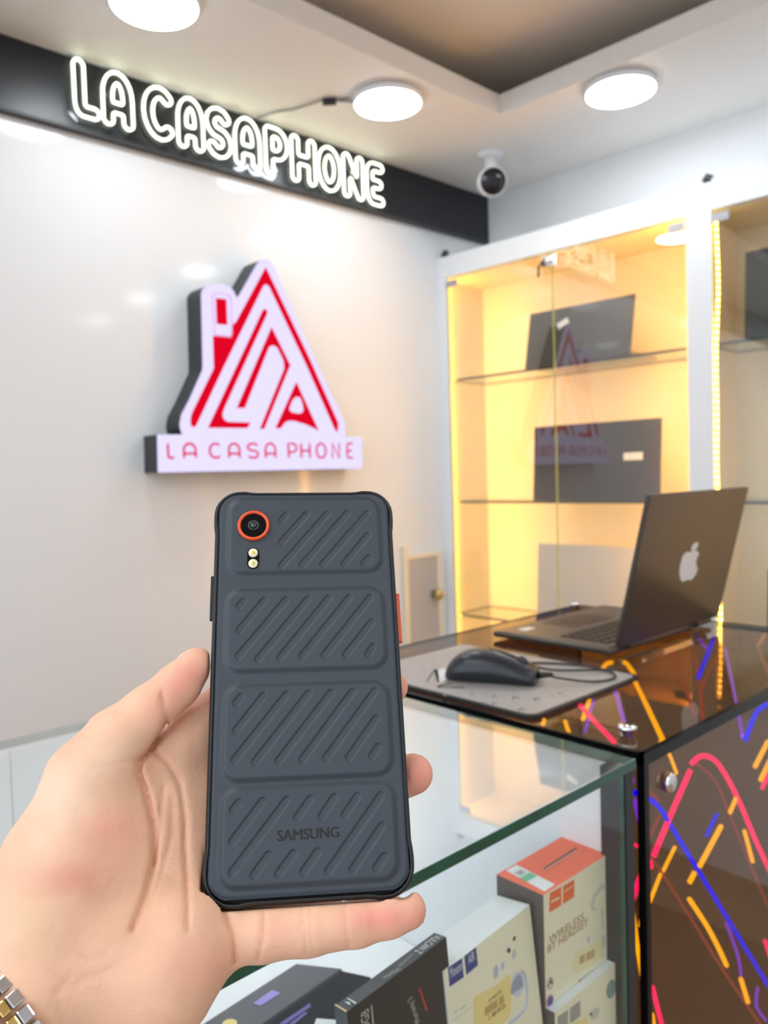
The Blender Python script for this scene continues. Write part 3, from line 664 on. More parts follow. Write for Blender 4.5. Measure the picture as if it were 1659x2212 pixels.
# lower box of the stack
lb = thing('earphone_box', 'cream box with grey tabs directly beneath the coral topped headset box', 'box', (-.424, .60, .703))
FX2 = -.3915
MB().box((-.4515, .5435, SH), (FX2, .663, .8030), 0, [0, 1, 2, 0, 0, 2]).build('carton', [M['cream'], M['cardw'], M['cardg']], lb)
pG = (FX2, 0, 0)
ZL = lambda X, Y: (1150+X/8.295, 2040+Y/8.295)
decal([ZL(*p) for p in [(455, 1300), (640, 1170), (640, 1470), (450, 1600)]], pG, nF, M['grt'], 'brand_tab', lb)
decal([ZL(*p) for p in [(675, 1145), (860, 1005), (862, 1290), (675, 1420)]], pG, nF, M['grt'], 'brand_tab', lb)
decal([ZL(*p) for p in ell(1410, 800, 80, 175, .2)], pG, nF, M['gr2'], 'roundel', lb)
decal([ZL(*p) for p in ell(1120, 1240, 70, 120, .5)], pG, nF, P('print_grey', (.58, .55, .47), .5), 'earbud_picture', lb)
decal([ZL(*p) for p in ell(1050, 1250, 24, 24)], pG, nF, M['inkd'], 'earbud_picture', lb, .0004)
decal([ZL(*p) for p in [(700, 1427), (980, 1300), (1000, 1427), (900, 1500), (700, 1560)]], pG, nF, M['yel'], 'price_sticker', lb, .0003)

# generic leaning box from the visible top corners
def leaning(name, label, tfr, tfl, zt, depth, hgt, lean, mats, fm):
    a, b = onz(*tfr, zt), onz(*tfl, zt); wv = a-b; nn = unit(np.cross((0, 0, 1), wv)); nn = nn*np.sign(nn[0]) if abs(nn[0]) > .1 else nn
    th_ = math.radians(lean); dn = -V3((0, 0, 1))*math.cos(th_)+nn*math.sin(th_)
    fn = nn*math.cos(th_)+V3((0, 0, 1))*math.sin(th_)
    t = thing(name, label, 'box', b+dn*hgt-fn*depth/2)
    o = b+dn*hgt-fn*depth
    MB().obox(o, fn*depth, wv, -dn*hgt, 0, fm).build('carton', mats, t)
    return t, b, unit(wv), np.linalg.norm(wv), dn, fn
# faces of obox: bottom, top, -b, +a(front), +b, -a
wb, b_, wu, wl, dn, fn = leaning('earbud_box', 'white earbud box with navy tabs and yellow price sticker in the glass counter', (1144, 1954), (958, 2099), .893, .034, .1935, 6, [M['cream'], M['cardw']], [1, 1, 1, 0, 1, 1])
ZW = lambda X, Y: (960+X/7.541, 2020+Y/7.541)
def dW(pts, mat, nm, lift=.0002): return decal([ZW(*p) for p in pts], b_, fn, M[mat] if isinstance(mat, str) else mat, nm, wb, lift)
def tP(s, a, b, hgt, mat, p0, n, name, parent, zf, flip=False):
    p, q2 = onpl(*zf(*a), p0, n), onpl(*zf(*b), p0, n); d = q2-p; L = np.linalg.norm(d); u = d/L
    return text(s, p, u, np.cross(n, u), n, L, hgt, mat, name, parent, .0005)
dW([(60, 530), (285, 375), (318, 685), (85, 845)], 'navy', 'brand_tab'); dW([(325, 345), (515, 195), (548, 490), (358, 650)], 'navy', 'brand_tab')
tP('Moxom', (95, 705), (280, 565), .0075, M['prw'], b_, fn, 'lettering', wb, ZW); tP('AIR', (385, 480), (490, 400), .0072, M['prw'], b_, fn, 'lettering', wb, ZW)
dW([(485, 1005), (850, 820), (1050, 640), (1080, 660), (1085, 1250), (1040, 1360), (840, 1560), (480, 1600)], 'yel', 'price_sticker', .0003)
tP('XY-MAXT20', (712, 1112), (925, 935), .0030, M['inkd'], b_, fn, 'lettering', wb, ZW)
for i in range(15):
    if i == 10: continue
    x = 660+i*21; y = 1185-i*15
    dW([(x, y), (x+10, y-7), (x+14, y+125), (x+4, y+132)], 'inkb', 'barcode_bar', .0005)
tP('2. 400 00 Dh', (715, 1385), (985, 1170), .0036, M['inkd'], b_, fn, 'lettering', wb, ZW)
dW(ell(1190, 800, 105, 215, .12, 20), P('case_lilac', (.62, .62, .70), .4), 'case_picture'); dW([(1085, 975), (1092, 860), (1130, 740), (1190, 640), (1230, 640), (1270, 700), (1280, 800), (1280, 850)], P('case_inside', (.34, .35, .42), .35), 'case_picture', .0004)
m = MB(); pl = [onpl(*ZW(*p), b_, fn)+fn*.0004 for p in [(1240, 580), (1300, 640), (1330, 850), (1335, 1020), (1310, 1180), (1230, 1290), (1050, 1430)]]; m.tube(sm(pl), .0011, seg=5); m.build('case_outline', M['inkl'], wb)
dW(ell(840, 600, 42, 115, .1), 'inkl', 'earbud_picture'); dW(ell(950, 500, 22, 75, .1), 'inkl', 'earbud_picture')
dW(ell(1135, 310, 32, 80, .1), P('bud_grey', (.55, .55, .53), .4), 'earbud_picture'); dW(ell(1050, 250, 30, 42), 'inkd', 'earbud_picture'); dW(ell(1140, 55, 20, 45, .3), 'inkd', 'earbud_picture')
dW([(160, 1385), (470, 1140), (470, 1148), (160, 1395)], 'inkg', 'fine_print'); dW([(150, 1260), (215, 1215), (215, 1235), (165, 1285)], 'inkl', 'fine_print'); dW([(250, 1200), (350, 1130), (350, 1150), (250, 1225)], 'inkg', 'fine_print')
# black drive box
vb, b_, wu, wl, dn, fn = leaning('drive_box', 'slim black box lettered VULCAN Z on its spine, leaning in the glass counter', (964, 2024), (749, 2186), .915, .0118, .2155, 5, [M['cardk'], M['cardk2']], [1, 1, 1, 0, 1, 1])
ZV = lambda X, Y: (640+X/4.74, 2000+Y/4.74)
top_n = np.cross(fn, wu); top_n = top_n*np.sign(top_n[2])
def tV(s, a, b, hgt, mat, nm='lettering'): # on the spine; letters read from far to near with their tops towards the front
    p, q2 = onpl(*ZV(*a), b_, top_n), onpl(*ZV(*b), b_, top_n); d = q2-p; L = np.linalg.norm(d); u = d/L
    return text(s, p, u, np.cross(top_n, u), top_n, L, hgt, mat, nm, vb, .0004)
tV('VULCAN Z', (1425, 95), (1205, 270), .0062, M['prw'])
tV('2.5 inch Solid State', (1180, 290), (1040, 420), .0022, M['inkg']); tV('Solid State Drive', (1045, 435), (880, 530), .0035, M['inkg'])
decal([ZV(*p) for p in [(390, 805), (400, 800), (515, 868), (515, 880), (500, 875)]], b_, top_n, M['yel'], 'spine_line', vb, .0004)
decal([ZV(*p) for p in [(525, 735), (615, 785), (605, 798), (518, 742)]], b_, top_n, M['prw'], 'spine_mark', vb, .0004)
decal([ZV(*p) for p in [(490, 775), (545, 780), (555, 815), (535, 800)]], b_, top_n, M['prw'], 'spine_mark', vb, .0004)
def tV2(s, a, b, hgt, mat):
    p, q2 = onpl(*ZV(*a), b_, fn), onpl(*ZV(*b), b_, fn); d = q2-p; L = np.linalg.norm(d); u = d/L
    return text(s, p, u, np.cross(fn, u), fn, L, hgt, mat, 'lettering', vb, .0004)
tV2('240GB', (745, 1120), (740, 835), .0080, M['inkg'])
tV2('Warranty 3', (1275, 960), (1190, 700), .0068, M['inkg'])
decal([ZV(*p) for p in [(1252, 640), (1270, 636), (1345, 850), (1330, 880)]], b_, fn, M['redb'], 'red_bar', vb)
decal([ZV(*p) for p in [(765, 815), (775, 810), (795, 1005), (783, 1005)]], b_, fn, M['inkg'], 'rule_line', vb)
decal([ZV(*p) for p in [(1562, 735), (1572, 735), (1600, 1003), (1588, 1003)]], b_, fn, M['inkg'], 'rule_line', vb)
# dark slate box behind
ZD = lambda X, Y: (400+X/2.765, 1950+Y/2.765)
zt = .845
db = thing('phone_box', 'large dark slate box with purple label lying at the left in the glass counter', 'box', (-.56, .33, SH))
c1, c2, c3 = onz(640, 2082, zt), onz(740, 2093, zt), onz(436, 2214, zt)
c4 = c2+(c3-c1); ext = (c3-c1)*.6; c3 = c3+ext; c4 = c4+ext
c5, c6 = onz(801, 2111, zt-.018), onz(801, 2111, zt-.018)+(c4-c2)
rows = [[c1-V3((0, 0, zt-SH)), c1, c2*.97+c1*.03, c2+V3((0, 0, -.002))*1, c5, c5*V3((1, 1, 0))+V3((0, 0, SH))], [c3-V3((0, 0, zt-SH)), c3, c4*.97+c3*.03, c4+V3((0, 0, -.002)), c6, c6*V3((1, 1, 0))+V3((0, 0, SH))]]
m = MB(); m.add(rows[0]+rows[1], [(0, 1, 7, 6), (1, 2, 8, 7), (2, 3, 9, 8), (3, 4, 10, 9), (4, 5, 11, 10), (5, 0, 6, 11), (5, 4, 3, 2, 1, 0), (6, 7, 8, 9, 10, 11)]); m.m = [0, 0, 0, 1, 1, 1, 1, 1]
m.build('carton', [P('slate_card', (.085, .085, .105), .4), M['cardk2']], db)
decal([ZD(*p) for p in [(405, 600), (520, 520), (570, 540), (450, 615)]], (0, 0, zt), nT, M['purp'], 'purple_label', db, .0004)
decal([ZD(*p) for p in ell(265, 722, 46, 28, -.2)], (0, 0, zt), nT, M['yel'], 'yellow_dot', db, .0004)
nsd = unit(np.cross(c4-c2, c5-c2)); nsd = nsd*np.sign(nsd[2])
decal([ZD(*p) for p in [(560, 724), (745, 600), (750, 620), (600, 724)]], c2+V3((0, 0, -.002)), nsd, M['purp'], 'purple_stripe', db, .0008)
decal([ZD(*p) for p in [(620, 724), (720, 650), (730, 660), (650, 724)]], c2+V3((0, 0, -.002)), nsd, M['purp'], 'purple_stripe', db, .0008)
# small white box in front
tw = thing('small_white_box', 'small plain white box whose corner shows beside the slim black box', 'box', (-.47, .33, SH))
a_ = onz(680, 2197, .86); MB().obox((a_[0]+.002, a_[1], SH), (.024, -.030, 0), (.03, .024, 0), (0, 0, .16)).build('carton', M['cardw'], tw)
o_ = tw.children[0]
# ------------------------------------------------------------------ mouse pad, mouse
pdz = TOPZ+.0045
pt = thing('mouse_pad', 'dark grey mouse pad with black stitched edge on the smoked glass counter', 'mouse pad', (-.66, .79, TOPZ))
def rrect(x0, x1, y0, y1, r, k=5):
    return arc(x1-r, y1-r, r, r, 0, 90, k)+arc(x0+r, y1-r, r, r, 90, 180, k)+arc(x0+r, y0+r, r, r, 180, 270, k)+arc(x1-r, y0+r, r, r, 270, 360, k)
pr = rrect(-.815, -.510, .6805, .912, .016)
MB().prism(pr, (0, 0, TOPZ+.0006), (1, 0, 0), (0, 1, 0), (0, 0, 1), .0036).build('stitched_edge', M['padedge'], pt)
MB().prism(rrect(-.810, -.5155, .686, .907, .013), (0, 0, TOPZ+.0038), (1, 0, 0), (0, 1, 0), (0, 0, 1), .0008).build('cloth_top', M['pad'], pt)
zc = TOPZ+.0046
ZP = lambda X, Y: (860+X/3.072, 1380+Y/3.072)
pp = ((0, 0, zc), nT)
decal([ZP(*p) for p in [(245, 215), (300, 195), (345, 205), (350, 260), (275, 290)]], *pp, M['prw'], 'printed_emblem', pt)
for pl in ([(185, 285), (235, 205), (245, 205), (195, 285)], [(238, 205), (262, 198), (275, 285), (258, 285)], [(255, 310), (350, 292), (350, 300), (275, 318), (440, 318), (440, 325), (262, 325)]):
    decal([ZP(*p) for p in pl], *pp, M['padpr'], 'printed_emblem', pt)
rp = random.Random(3)
for (x, y, r) in [(780, 395, 26), (920, 402, 22), (640, 382, 16), (820, 472, 24), (640, 430, 18), (570, 425, 14), (1250, 285, 14), (1190, 292, 10), (1075, 360, 14), (490, 365, 12), (310, 372, 14), (1130, 415, 10), (1320, 270, 10), (150, 165, 8), (230, 140, 8), (1020, 380, 9)]:
    decal([ZP(*p) for p in ell(x, y, r, r*.42)], *pp, M['padpr'], 'printed_drop', pt)
    decal([ZP(*p) for p in ell(x+r*.12, y+r*.1, r*.72, r*.28)], *pp, M['pad'], 'printed_drop', pt, .0003)
# mouse: lofted body; x_ runs from the palm end to the buttons
mo = thing('computer_mouse', 'black wired computer mouse on the grey mouse pad', 'mouse', (-.635, .77, zc))
mc = V3((-.640, .768, zc+.0003)); md = unit(V3((.90, .44, 0))); ms = V3((-md[1], md[0], 0)); ML = .118
prof = [(-.5, .10, .10), (-.49, .45, .30), (-.45, .72, .55), (-.36, .90, .82), (-.22, .98, .98), (-.05, .95, 1.0), (.12, .88, .90), (.28, .86, .72), (.40, .86, .56), (.47, .82, .46), (.495, .74, .38), (.5, .55, .25)]
rows = []
for x, wv, hv in prof:
    r_ = []
    for j in range(25):
        a = math.pi*2*j/24; ca, sa = math.cos(a), math.sin(a)
        yy = .0315*wv*np.sign(ca)*abs(ca)**.7; hh = .0405*hv
        zz = hh*.42+(hh*.58*sa if sa > 0 else hh*.42*sa*min(1, abs(sa)**.2))
        r_.append(mc+md*(x*ML)+ms*yy+V3((0, 0, zz)))
    rows.append(r_[:-1])
m = MB(); m.grid(rows, True); n0 = len(rows)*24
m.f.append(tuple(range(24))); m.f.append(tuple((len(rows)-1)*24+j for j in range(24))[::-1]); m.m += [0, 0]
ob = m.build('body', M['mouse'], mo, True); s_ = ob.modifiers.new('s', 'SUBSURF'); s_.levels = 1; s_.render_levels = 1
me = ob.data; bmm = bmesh.new(); bmm.from_mesh(me); bmesh.ops.recalc_face_normals(bmm, faces=bmm.faces); bmm.to_mesh(me); bmm.free()
def top_at(x):
    xs = [p[0] for p in prof]; return float(np.interp(x, xs, [.0405*p[2] for p in prof]))
for sgn in (-1, 1):
    rows = []
    for x in np.linspace(-.02, .46, 9):
        h = top_at(x); r_ = []
        for q_ in np.linspace(.06, .62, 4):
            zz = h*.42+h*.58*math.sqrt(max(0, 1-q_**2.4))+.0012
            r_.append(mc+md*(x*ML)+ms*(sgn*.0295*q_*.93)+V3((0, 0, zz)))
        rows.append(r_)
    m = MB(); m.grid(rows if sgn < 0 else [r[::-1] for r in rows])
    o = m.build('button', M['mousegl'], mo, True); k_ = o.modifiers.new('s', 'SOLIDIFY'); k_.thickness = .001; k_.offset = -1
MB().lathe([(.007, -.003), (.009, -.0025), (.009, .0025), (.007, .003)], mc+md*.33*ML+V3((0, 0, top_at(.33)-.003)), ms, 16).build('scroll_wheel', M['key'], mo, True)
cst = mc+md*ML*.49+V3((0, 0, .010))
MB().tube([cst, cst+md*.02+V3((0, 0, .002))], [.0045, .0028]).build('strain_relief', M['cableb'], mo, True)
cp = [cst+md*.018, cst+md*.03+V3((0, 0, -.002)), (-.535, .835, zc+.003), (-.525, .868, zc+.0025), (-.545, .893, zc+.0025), (-.585, .898, zc+.0025), (-.625, .885, zc+.0025), (-.652, .862, zc+.003), (-.640, .842, zc+.006), (-.600, .850, zc+.004), (-.560, .885, zc+.004), (-.555, .925, TOPZ+.003), (-.570, .96, TOPZ+.003), (-.577, .99, TOPZ+.004), (-.570, 1.05, TOPZ+.003)]
MB().tube(sm(cp, 6), .0016, seg=6).build('cord', M['cableb'], mo, True)

# ------------------------------------------------------------------ smartphone
PC = V3((-0.2643, 0.197, 1.1865)); PU = unit((0.591, 0.8062, -0.0266)); PV = V3((-0.3344, 0.2748, 0.9015)); PV = unit(PV-PU*(PV@PU)); PN = np.cross(PU, PV)
def pw(u, v, n): return PC+PU*(u*.001)+PV*(v*.001)+PN*(n*.001)
def ph(px, py, n):
    q_ = onpl(px, py, PC+PN*(n*.001), PN)-PC; return np.array([q_@PU, q_@PV])*1000
sp = thing('smartphone', 'rugged dark blue grey smartphone held upright with its ribbed back and orange ringed camera outward', 'smartphone', PC)
def rr2(hw, hh, r, k=10):
    return rrect(-hw, hw, -hh, hh, r, k)
def outline(off):
    pts = []
    base = []
    def seg(a, b, n): return [(a[0]+(b[0]-a[0])*i/n, a[1]+(b[1]-a[1])*i/n) for i in range(n)]
    hw, hh, r = 39.6, 84.5, 11.0
    base += arc(hw-r, hh-r, r, r, 0, 90, 10)[:-1]+seg((hw-r, hh), (-hw+r, hh), 24)+arc(-hw+r, hh-r, r, r, 90, 180, 10)[:-1]+seg((-hw, hh-r), (-hw, -hh+r), 50)+arc(-hw+r, -hh+r, r, r, 180, 270, 10)[:-1]+seg((-hw+r, -hh), (hw-r, -hh), 24)+arc(hw-r, -hh+r, r, r, 270, 360, 10)[:-1]+seg((hw, -hh+r), (hw, hh-r), 50)
    n = len(base)
    for i, p in enumerate(base):
        a, b = base[i-1], base[(i+1) % n]; t = (b[0]-a[0], b[1]-a[1]); L = math.hypot(*t); nx, ny = t[1]/L, -t[0]/L
        d = math.hypot(max(0, hw-13-abs(p[0])) , max(0, hh-15-abs(p[1])))
        bump = .62*(1-min(1, max(0, (d-1.0)/2.5)))
        k = off+bump
        pts.append((p[0]+nx*k, p[1]+ny*k))
    return pts
rows = []
for n, off in ((-5.1, -1.6), (-5.1, -1.0), (-4.2, -.2), (-2.5, .15), (1.5, .15), (3.4, -.1), (4.5, -.7), (4.75, -1.3), (4.6, -1.6), (4.2, -1.75)):
    rows.append([pw(a, b-1.1, n) for a, b in outline(off)])
m = MB(); m.grid([r[::-1] for r in rows], True); m.f.append(tuple(range(len(rows[0]))[::1])); m.m.append(0)
fo = m.build('frame', M['frame'], sp, True)
bmm = bmesh.new(); bmm.from_mesh(fo.data); bmesh.ops.recalc_face_normals(bmm, faces=bmm.faces)
bmm.to_mesh(fo.data); bmm.free()
MB().prism(rr2(37.6, 82.4, 8), pw(0, 0, -5.2), PU*.001, PV*.001, PN, .0001).build('screen', M['blackgl'], sp)
# ribbed back cover: a fine height field
Z5 = lambda X, Y: (400+X/3.016, 1040+Y/3.016)
Z6 = lambda X, Y: (400+X/3.016, 1460+Y/3.016)
sl = [(Z5, s) for s in [((660, 217), (627, 255)), ((790, 215), (627, 398)), ((925, 212), (627, 550)), ((1055, 208), (762, 545)), ((1185, 210), (897, 540)), ((1190, 352), (1034, 538)), ((1198, 497), (1165, 533)),
  ((380, 782), (353, 810)), ((515, 775), (352, 970)), ((658, 770), (347, 1140)), ((800, 765), (475, 1158)), ((935, 762), (617, 1150)), ((1070, 757), (760, 1140)), ((1205, 757), (905, 1135)), ((1215, 917), (1047, 1130)), ((1225, 1078), (1192, 1125))]]
sl += [(Z6, s) for s in [((362, 137), (333, 178)), ((510, 130), (331, 357)), ((660, 122), (322, 547)), ((805, 115), (455, 562)), ((950, 110), (608, 555)), ((1090, 103), (762, 548)), ((1235, 100), (915, 540)), ((1245, 278), (1066, 532)), ((1258, 462), (1217, 523)),
  ((350, 827), (313, 875)), ((505, 817), (309, 1077)), ((662, 810), (306, 1282)), ((815, 803), (729, 925)), ((970, 793), (889, 918)), ((1122, 785), (1040, 908)), ((1275, 780), (932, 1275)), ((1282, 977), (1092, 1263)), ((1298, 1178), (1246, 1255)), ((545, 1167), (446, 1300)), ((705, 1158), (609, 1291)), ((862, 1147), (771, 1281))]]
st = .36
us = np.arange(-38.2, 38.21, st); vs = np.arange(-83.0, 83.01, st)
U, Vv = np.meshgrid(us, vs, indexing='ij')
def rbox(x0, x1, y0, y1, r):
    qx = np.abs(U-(x0+x1)/2)-(x1-x0)/2+r; qy = np.abs(Vv-(y0+y1)/2)-(y1-y0)/2+r
    return np.hypot(np.maximum(qx, 0), np.maximum(qy, 0))+np.minimum(np.maximum(qx, qy), 0)-r
def sst(x, a, b): t = np.clip((x-a)/(b-a), 0, 1); return t*t*(3-2*t)
H = np.zeros_like(U)
for y0, y1 in ((45.2, 78.6), (2.6, 35.8), (-40.2, -5.2), (-78.3, -45.0)):
    d = rbox(-32.6, 32.6, y0, y1, 5.5); H = np.maximum(H, 1.3*(1-sst(d, -.6, 2.4)))
H -= .9*sst(-rbox(-38.2, 38.2, -83, 83, 8.5), 2.6, .2)*0
H = H*1.0
edge = rbox(-38.2, 38.2, -83.0, 83.0, 8.4)
H -= .6*sst(edge, -1.6, .2)
D = np.full(U.shape, 1e9)
for zf, (a, b) in sl:
    D = np.minimum(D, segd(U, Vv, [[tuple(ph(*zf(*a), 5.4)), tuple(ph(*zf(*b), 5.3))]]))
H -= .62*(1-sst(D, 1.12, 1.68))
cen = ph(548, 1137, 5.3)
Dc = np.hypot(U-cen[0], Vv-cen[1]); fl_c = ph(547, 1207, 5.3)
Hn = 4.3+H
nu, nv = U.shape
keep = edge < .35
idx = np.arange(nu*nv).reshape(nu, nv)
kq = keep[:-1, :-1] & keep[1:, :-1] & keep[1:, 1:] & keep[:-1, 1:]
fq = np.stack([idx[:-1, :-1], idx[1:, :-1], idx[1:, 1:], idx[:-1, 1:]], -1)[kq]
loc = (U[..., None]*.001)*PU+(Vv[..., None]*.001)*PV+(Hn[..., None]*.001)*PN
used = np.unique(fq); remap = np.full(nu*nv, -1); remap[used] = np.arange(len(used))
me = bpy.data.meshes.new('back_cover'); me.from_pydata(loc.reshape(-1, 3)[used].tolist(), [], remap[fq].tolist()); me.materials.append(M['cover'])
me.polygons.foreach_set('use_smooth', [True]*len(me.polygons)); me.update()
cv = bpy.data.objects.new('back_cover', me); COL.objects.link(cv); cv.parent = sp
co = pw(*cen, 5.5)
cm = MB().lathe([(7.05e-3, -.0008), (7.05e-3, .0012), (6.75e-3, .0017), (5.9e-3, .0017), (5.6e-3, .0010), (5.6e-3, .0006)], co, PN, 48).build('camera_ring', M['orange'], sp, True)
MB().lathe([(5.65e-3, 0), (5.65e-3, .0009), (2.3e-3, .00095)], co, PN, 40).build('camera_glass', M['blackgl'], cm)
MB().lathe([(2.5e-3, .0009), (2.5e-3, .0013), (1.8e-3, .0014), (1.6e-3, .0010)], co, PN, 32).build('lens_barrel', M['lensring'], cm, True)
MB().lathe([(1.5e-3, .0010), (1.2e-3, .0016), (.6e-3, .00185)], co, PN, 24).build('lens', M['lensg'], cm, True)
fc = ph(547, 1207, 5.35)
fl = MB().prism(rrect(-2.55, 2.55, -4.9, 4.9, 2.5, 8), pw(*fc, 5.2), PU*.001, PV*.001, PN, .0008).build('flash_window', M['blackgl'], sp)
for dv in (2.45, -2.45):
    MB().lathe([(2.05e-3, .0001), (2.05e-3, .0003), (1.7e-3, .0006)], pw(fc[0], fc[1]+dv, 5.9), PN, 24).build('flash_led', M['led'], fl, True)
    MB().lathe([(.8e-3, .0003), (.7e-3, .0008), (.3e-3, .001)], pw(fc[0], fc[1]+dv, 5.9), PN, 12).build('phosphor', M['ledc'], fl, True)
a, b = ph(*Z6(602, 1078), 5.3), ph(*Z6(1003, 1052), 5.3)
d = b-a; L = np.linalg.norm(d); uu = (PU*d[0]+PV*d[1])/L
text('SAMSUNG', pw(a[0], a[1], 5.5), uu, np.cross(PN, uu), PN, L*.001, .0039, M['logot'], 'lettering', sp, .0002, .00018)
v0, v1 = ph(862, 1283, 0)[1], ph(868, 1390, 0)[1]
def keyb(u0, u1, va, vb, mat, nm):
    MB().prism(rrect(-1.5, 1.5, min(va, vb), max(va, vb), 1.4, 5), pw(u0, 0, 0), PN*.001, PV*.001, PU*np.sign(u1-u0), abs(u1-u0)*.001).build(nm, mat, sp)
keyb(38.8, 41.2, v0, v1, M['orange'], 'orange_key')
keyb(-38.8, -40.9, ph(457, 1245, 0)[1], ph(455, 1342, 0)[1], M['frame'], 'volume_key')

# ------------------------------------------------------------------ hand (one continuous surface)
def hl(px, py, n):
    u, v = ph(px, py, n); return np.array([u, v, n])
def chain(pts, k): return ([(hl(a, b, n), r) for a, b, n, r in pts], k)
prims = [
 chain([(340, 1700, -18, 12), (385, 1830, -18, 14), (420, 1965, -17, 15)], 10),
 chain([(250, 2060, -16, 22), (425, 1605, -26, 14)], 10),
 chain([(295, 1690, -12, 10), (400, 1590, -21, 10)], 8),
 chain([(290, 2080, -18, 22), (505, 1690, -27, 12)], 10),
 chain([(330, 2090, -16, 22), (540, 1810, -25, 12)], 10),
 chain([(370, 2050, -8, 20), (490, 2000, -12, 12.5)], 10),
 chain([(385, 2035, -2, 19), (330, 2110, -3, 22)], 12),
 chain([(200, 1690, 1, 17), (150, 1870, 2, 25), (110, 2060, -3, 27)], 14),
 chain([(260, 1830, -10, 20), (260, 2030, -12, 24)], 14),
 chain([(270, 2030, -12, 24), (60, 2160, -8, 25.5), (-380, 2560, 22, 33)], 10),
 # thumb
 chain([(195, 1685, 2, 16.5), (250, 1600, 1, 12.6), (318, 1540, 0, 10.4), (385, 1480, -1, 9.0), (424, 1436, -1.5, 7.3)], 5),
 # index, middle, ring, little
 chain([(432, 1572, -23, 11.5), (590, 1440, -17, 9.8), (700, 1370, -15, 8.5), (760, 1335, -14, 7.5)], 5),
 chain([(505, 1680, -26, 11), (690, 1580, -17, 9.8), (790, 1515, -15, 8.6), (846, 1484, -12.5, 7.2)], 4),
 chain([(540, 1790, -24, 10.5), (710, 1740, -16.5, 9.6), (830, 1695, -14.5, 8.8), (892, 1672, -12, 8.4)], 4),
 chain([(470, 2010, -8, 12.5), (565, 2013, -4, 10.4), (665, 2005, -2, 9.6), (770, 1990, -1, 8.9), (840, 1975, -.5, 8.1), (880, 1966, 0, 7.2)], 4.5),
]
res = 1.0
lo3 = np.array([-175., -175., -58.]); hi3 = np.array([66., 40., 62.])
xs = [np.arange(lo3[i], hi3[i]+res, res, dtype=np.float32) for i in range(3)]
GX, GY, GZ = np.meshgrid(*xs, indexing='ij')
def cone(pts):
    D = None
    for (a, ra), (b, rb) in zip(pts[:-1], pts[1:]):
        d = b-a; L = float(d@d)
        t = np.clip(((GX-a[0])*d[0]+(GY-a[1])*d[1]+(GZ-a[2])*d[2])/L, 0, 1).astype(np.float32)
        dd = np.sqrt((GX-a[0]-t*d[0])**2+(GY-a[1]-t*d[1])**2+(GZ-a[2]-t*d[2])**2)-(ra+(rb-ra)*t)
        D = dd if D is None else smin(D, dd, 2.5)
    return D
def smin(a, b, k):
    h = np.maximum(k-np.abs(a-b), 0)/k; return np.minimum(a, b)-h*h*k*.25
F = None
for pts, k in prims:
    d = cone(pts); F = d if F is None else smin(F, d, k)
# skin folds: shallow grooves along lines seen from the front
Wp = PC[:, None]+np.outer(PU, GX.ravel()*.001)+np.outer(PV, GY.ravel()*.001)+np.outer(PN, GZ.ravel()*.001)-CAM[:, None]
zz = FW@Wp; QX = (IW/2+FPX*(RT@Wp)/zz).reshape(GX.shape).astype(np.float32); QY = (IH/2+FPX*(DN@Wp)/zz).reshape(GX.shape).astype(np.float32)
near = np.abs(F) < 4
qx, qy = QX[near], QY[near]
folds = [([(360, 1560), (345, 1592), (322, 1625), (302, 1645), (300, 1670), (318, 1722), (334, 1790), (333, 1860), (318, 1925), (298, 1975), (285, 2010)], 2.2, 9),
 ([(330, 1625), (362, 1648), (388, 1695), (399, 1760), (400, 1840), (404, 1930), (406, 2010)], 1.6, 7),
 ([(352, 1700), (345, 1790), (330, 1870)], .8, 7), ([(372, 1720), (372, 1800), (350, 1880), (320, 1960)], .6, 8),
 ([(300, 1640), (250, 1648), (200, 1655)], .5, 8), ([(350, 1495), (352, 1525), (362, 1558)], .8, 8), ([(345, 1490), (358, 1525), (372, 1552)], .6, 5),
 ([(486, 1965), (502, 2015), (508, 2080)], 1.7, 7), ([(570, 1970), (568, 2020), (556, 2075)], 1.1, 6), ([(650, 1960), (655, 2010), (662, 2062)], .85, 5), ([(668, 1960), (668, 2010), (676, 2060)], .6, 5),
 ([(742, 1945), (748, 1995), (752, 2045)], .9, 5), ([(757, 1945), (762, 1995), (768, 2040)], .35, 4),
 ([(170, 2060), (200, 2072), (230, 2062)], .5, 8), ([(110, 2100), (150, 2130), (250, 2085)], .4, 9), ([(135, 2212), (118, 2150), (150, 2110)], .6, 9), ([(50, 1930), (90, 1940), (150, 1930)], .3, 9)]
G = np.zeros_like(qx); CR = None
for pl, dep_, wd in folds:
    G += 1.0*dep_*np.exp(-(segd(qx, qy, [pl])/(wd*.72))**2)
gz = GZ[near]; G *= np.clip((gz+26)/8, 0, 1)
F[near] += G
# keep clear of the phone
qx_ = np.abs(GX)-40.6+6; qy_ = np.abs(GY+1.1)-85.4+6; bz = np.abs(GZ)-5.2
rb = np.hypot(np.maximum(qx_, 0), np.maximum(qy_, 0))+np.minimum(np.maximum(qx_, qy_), 0)-6
ph_sdf = np.maximum(rb, bz)
F = np.maximum(F, .25-ph_sdf)
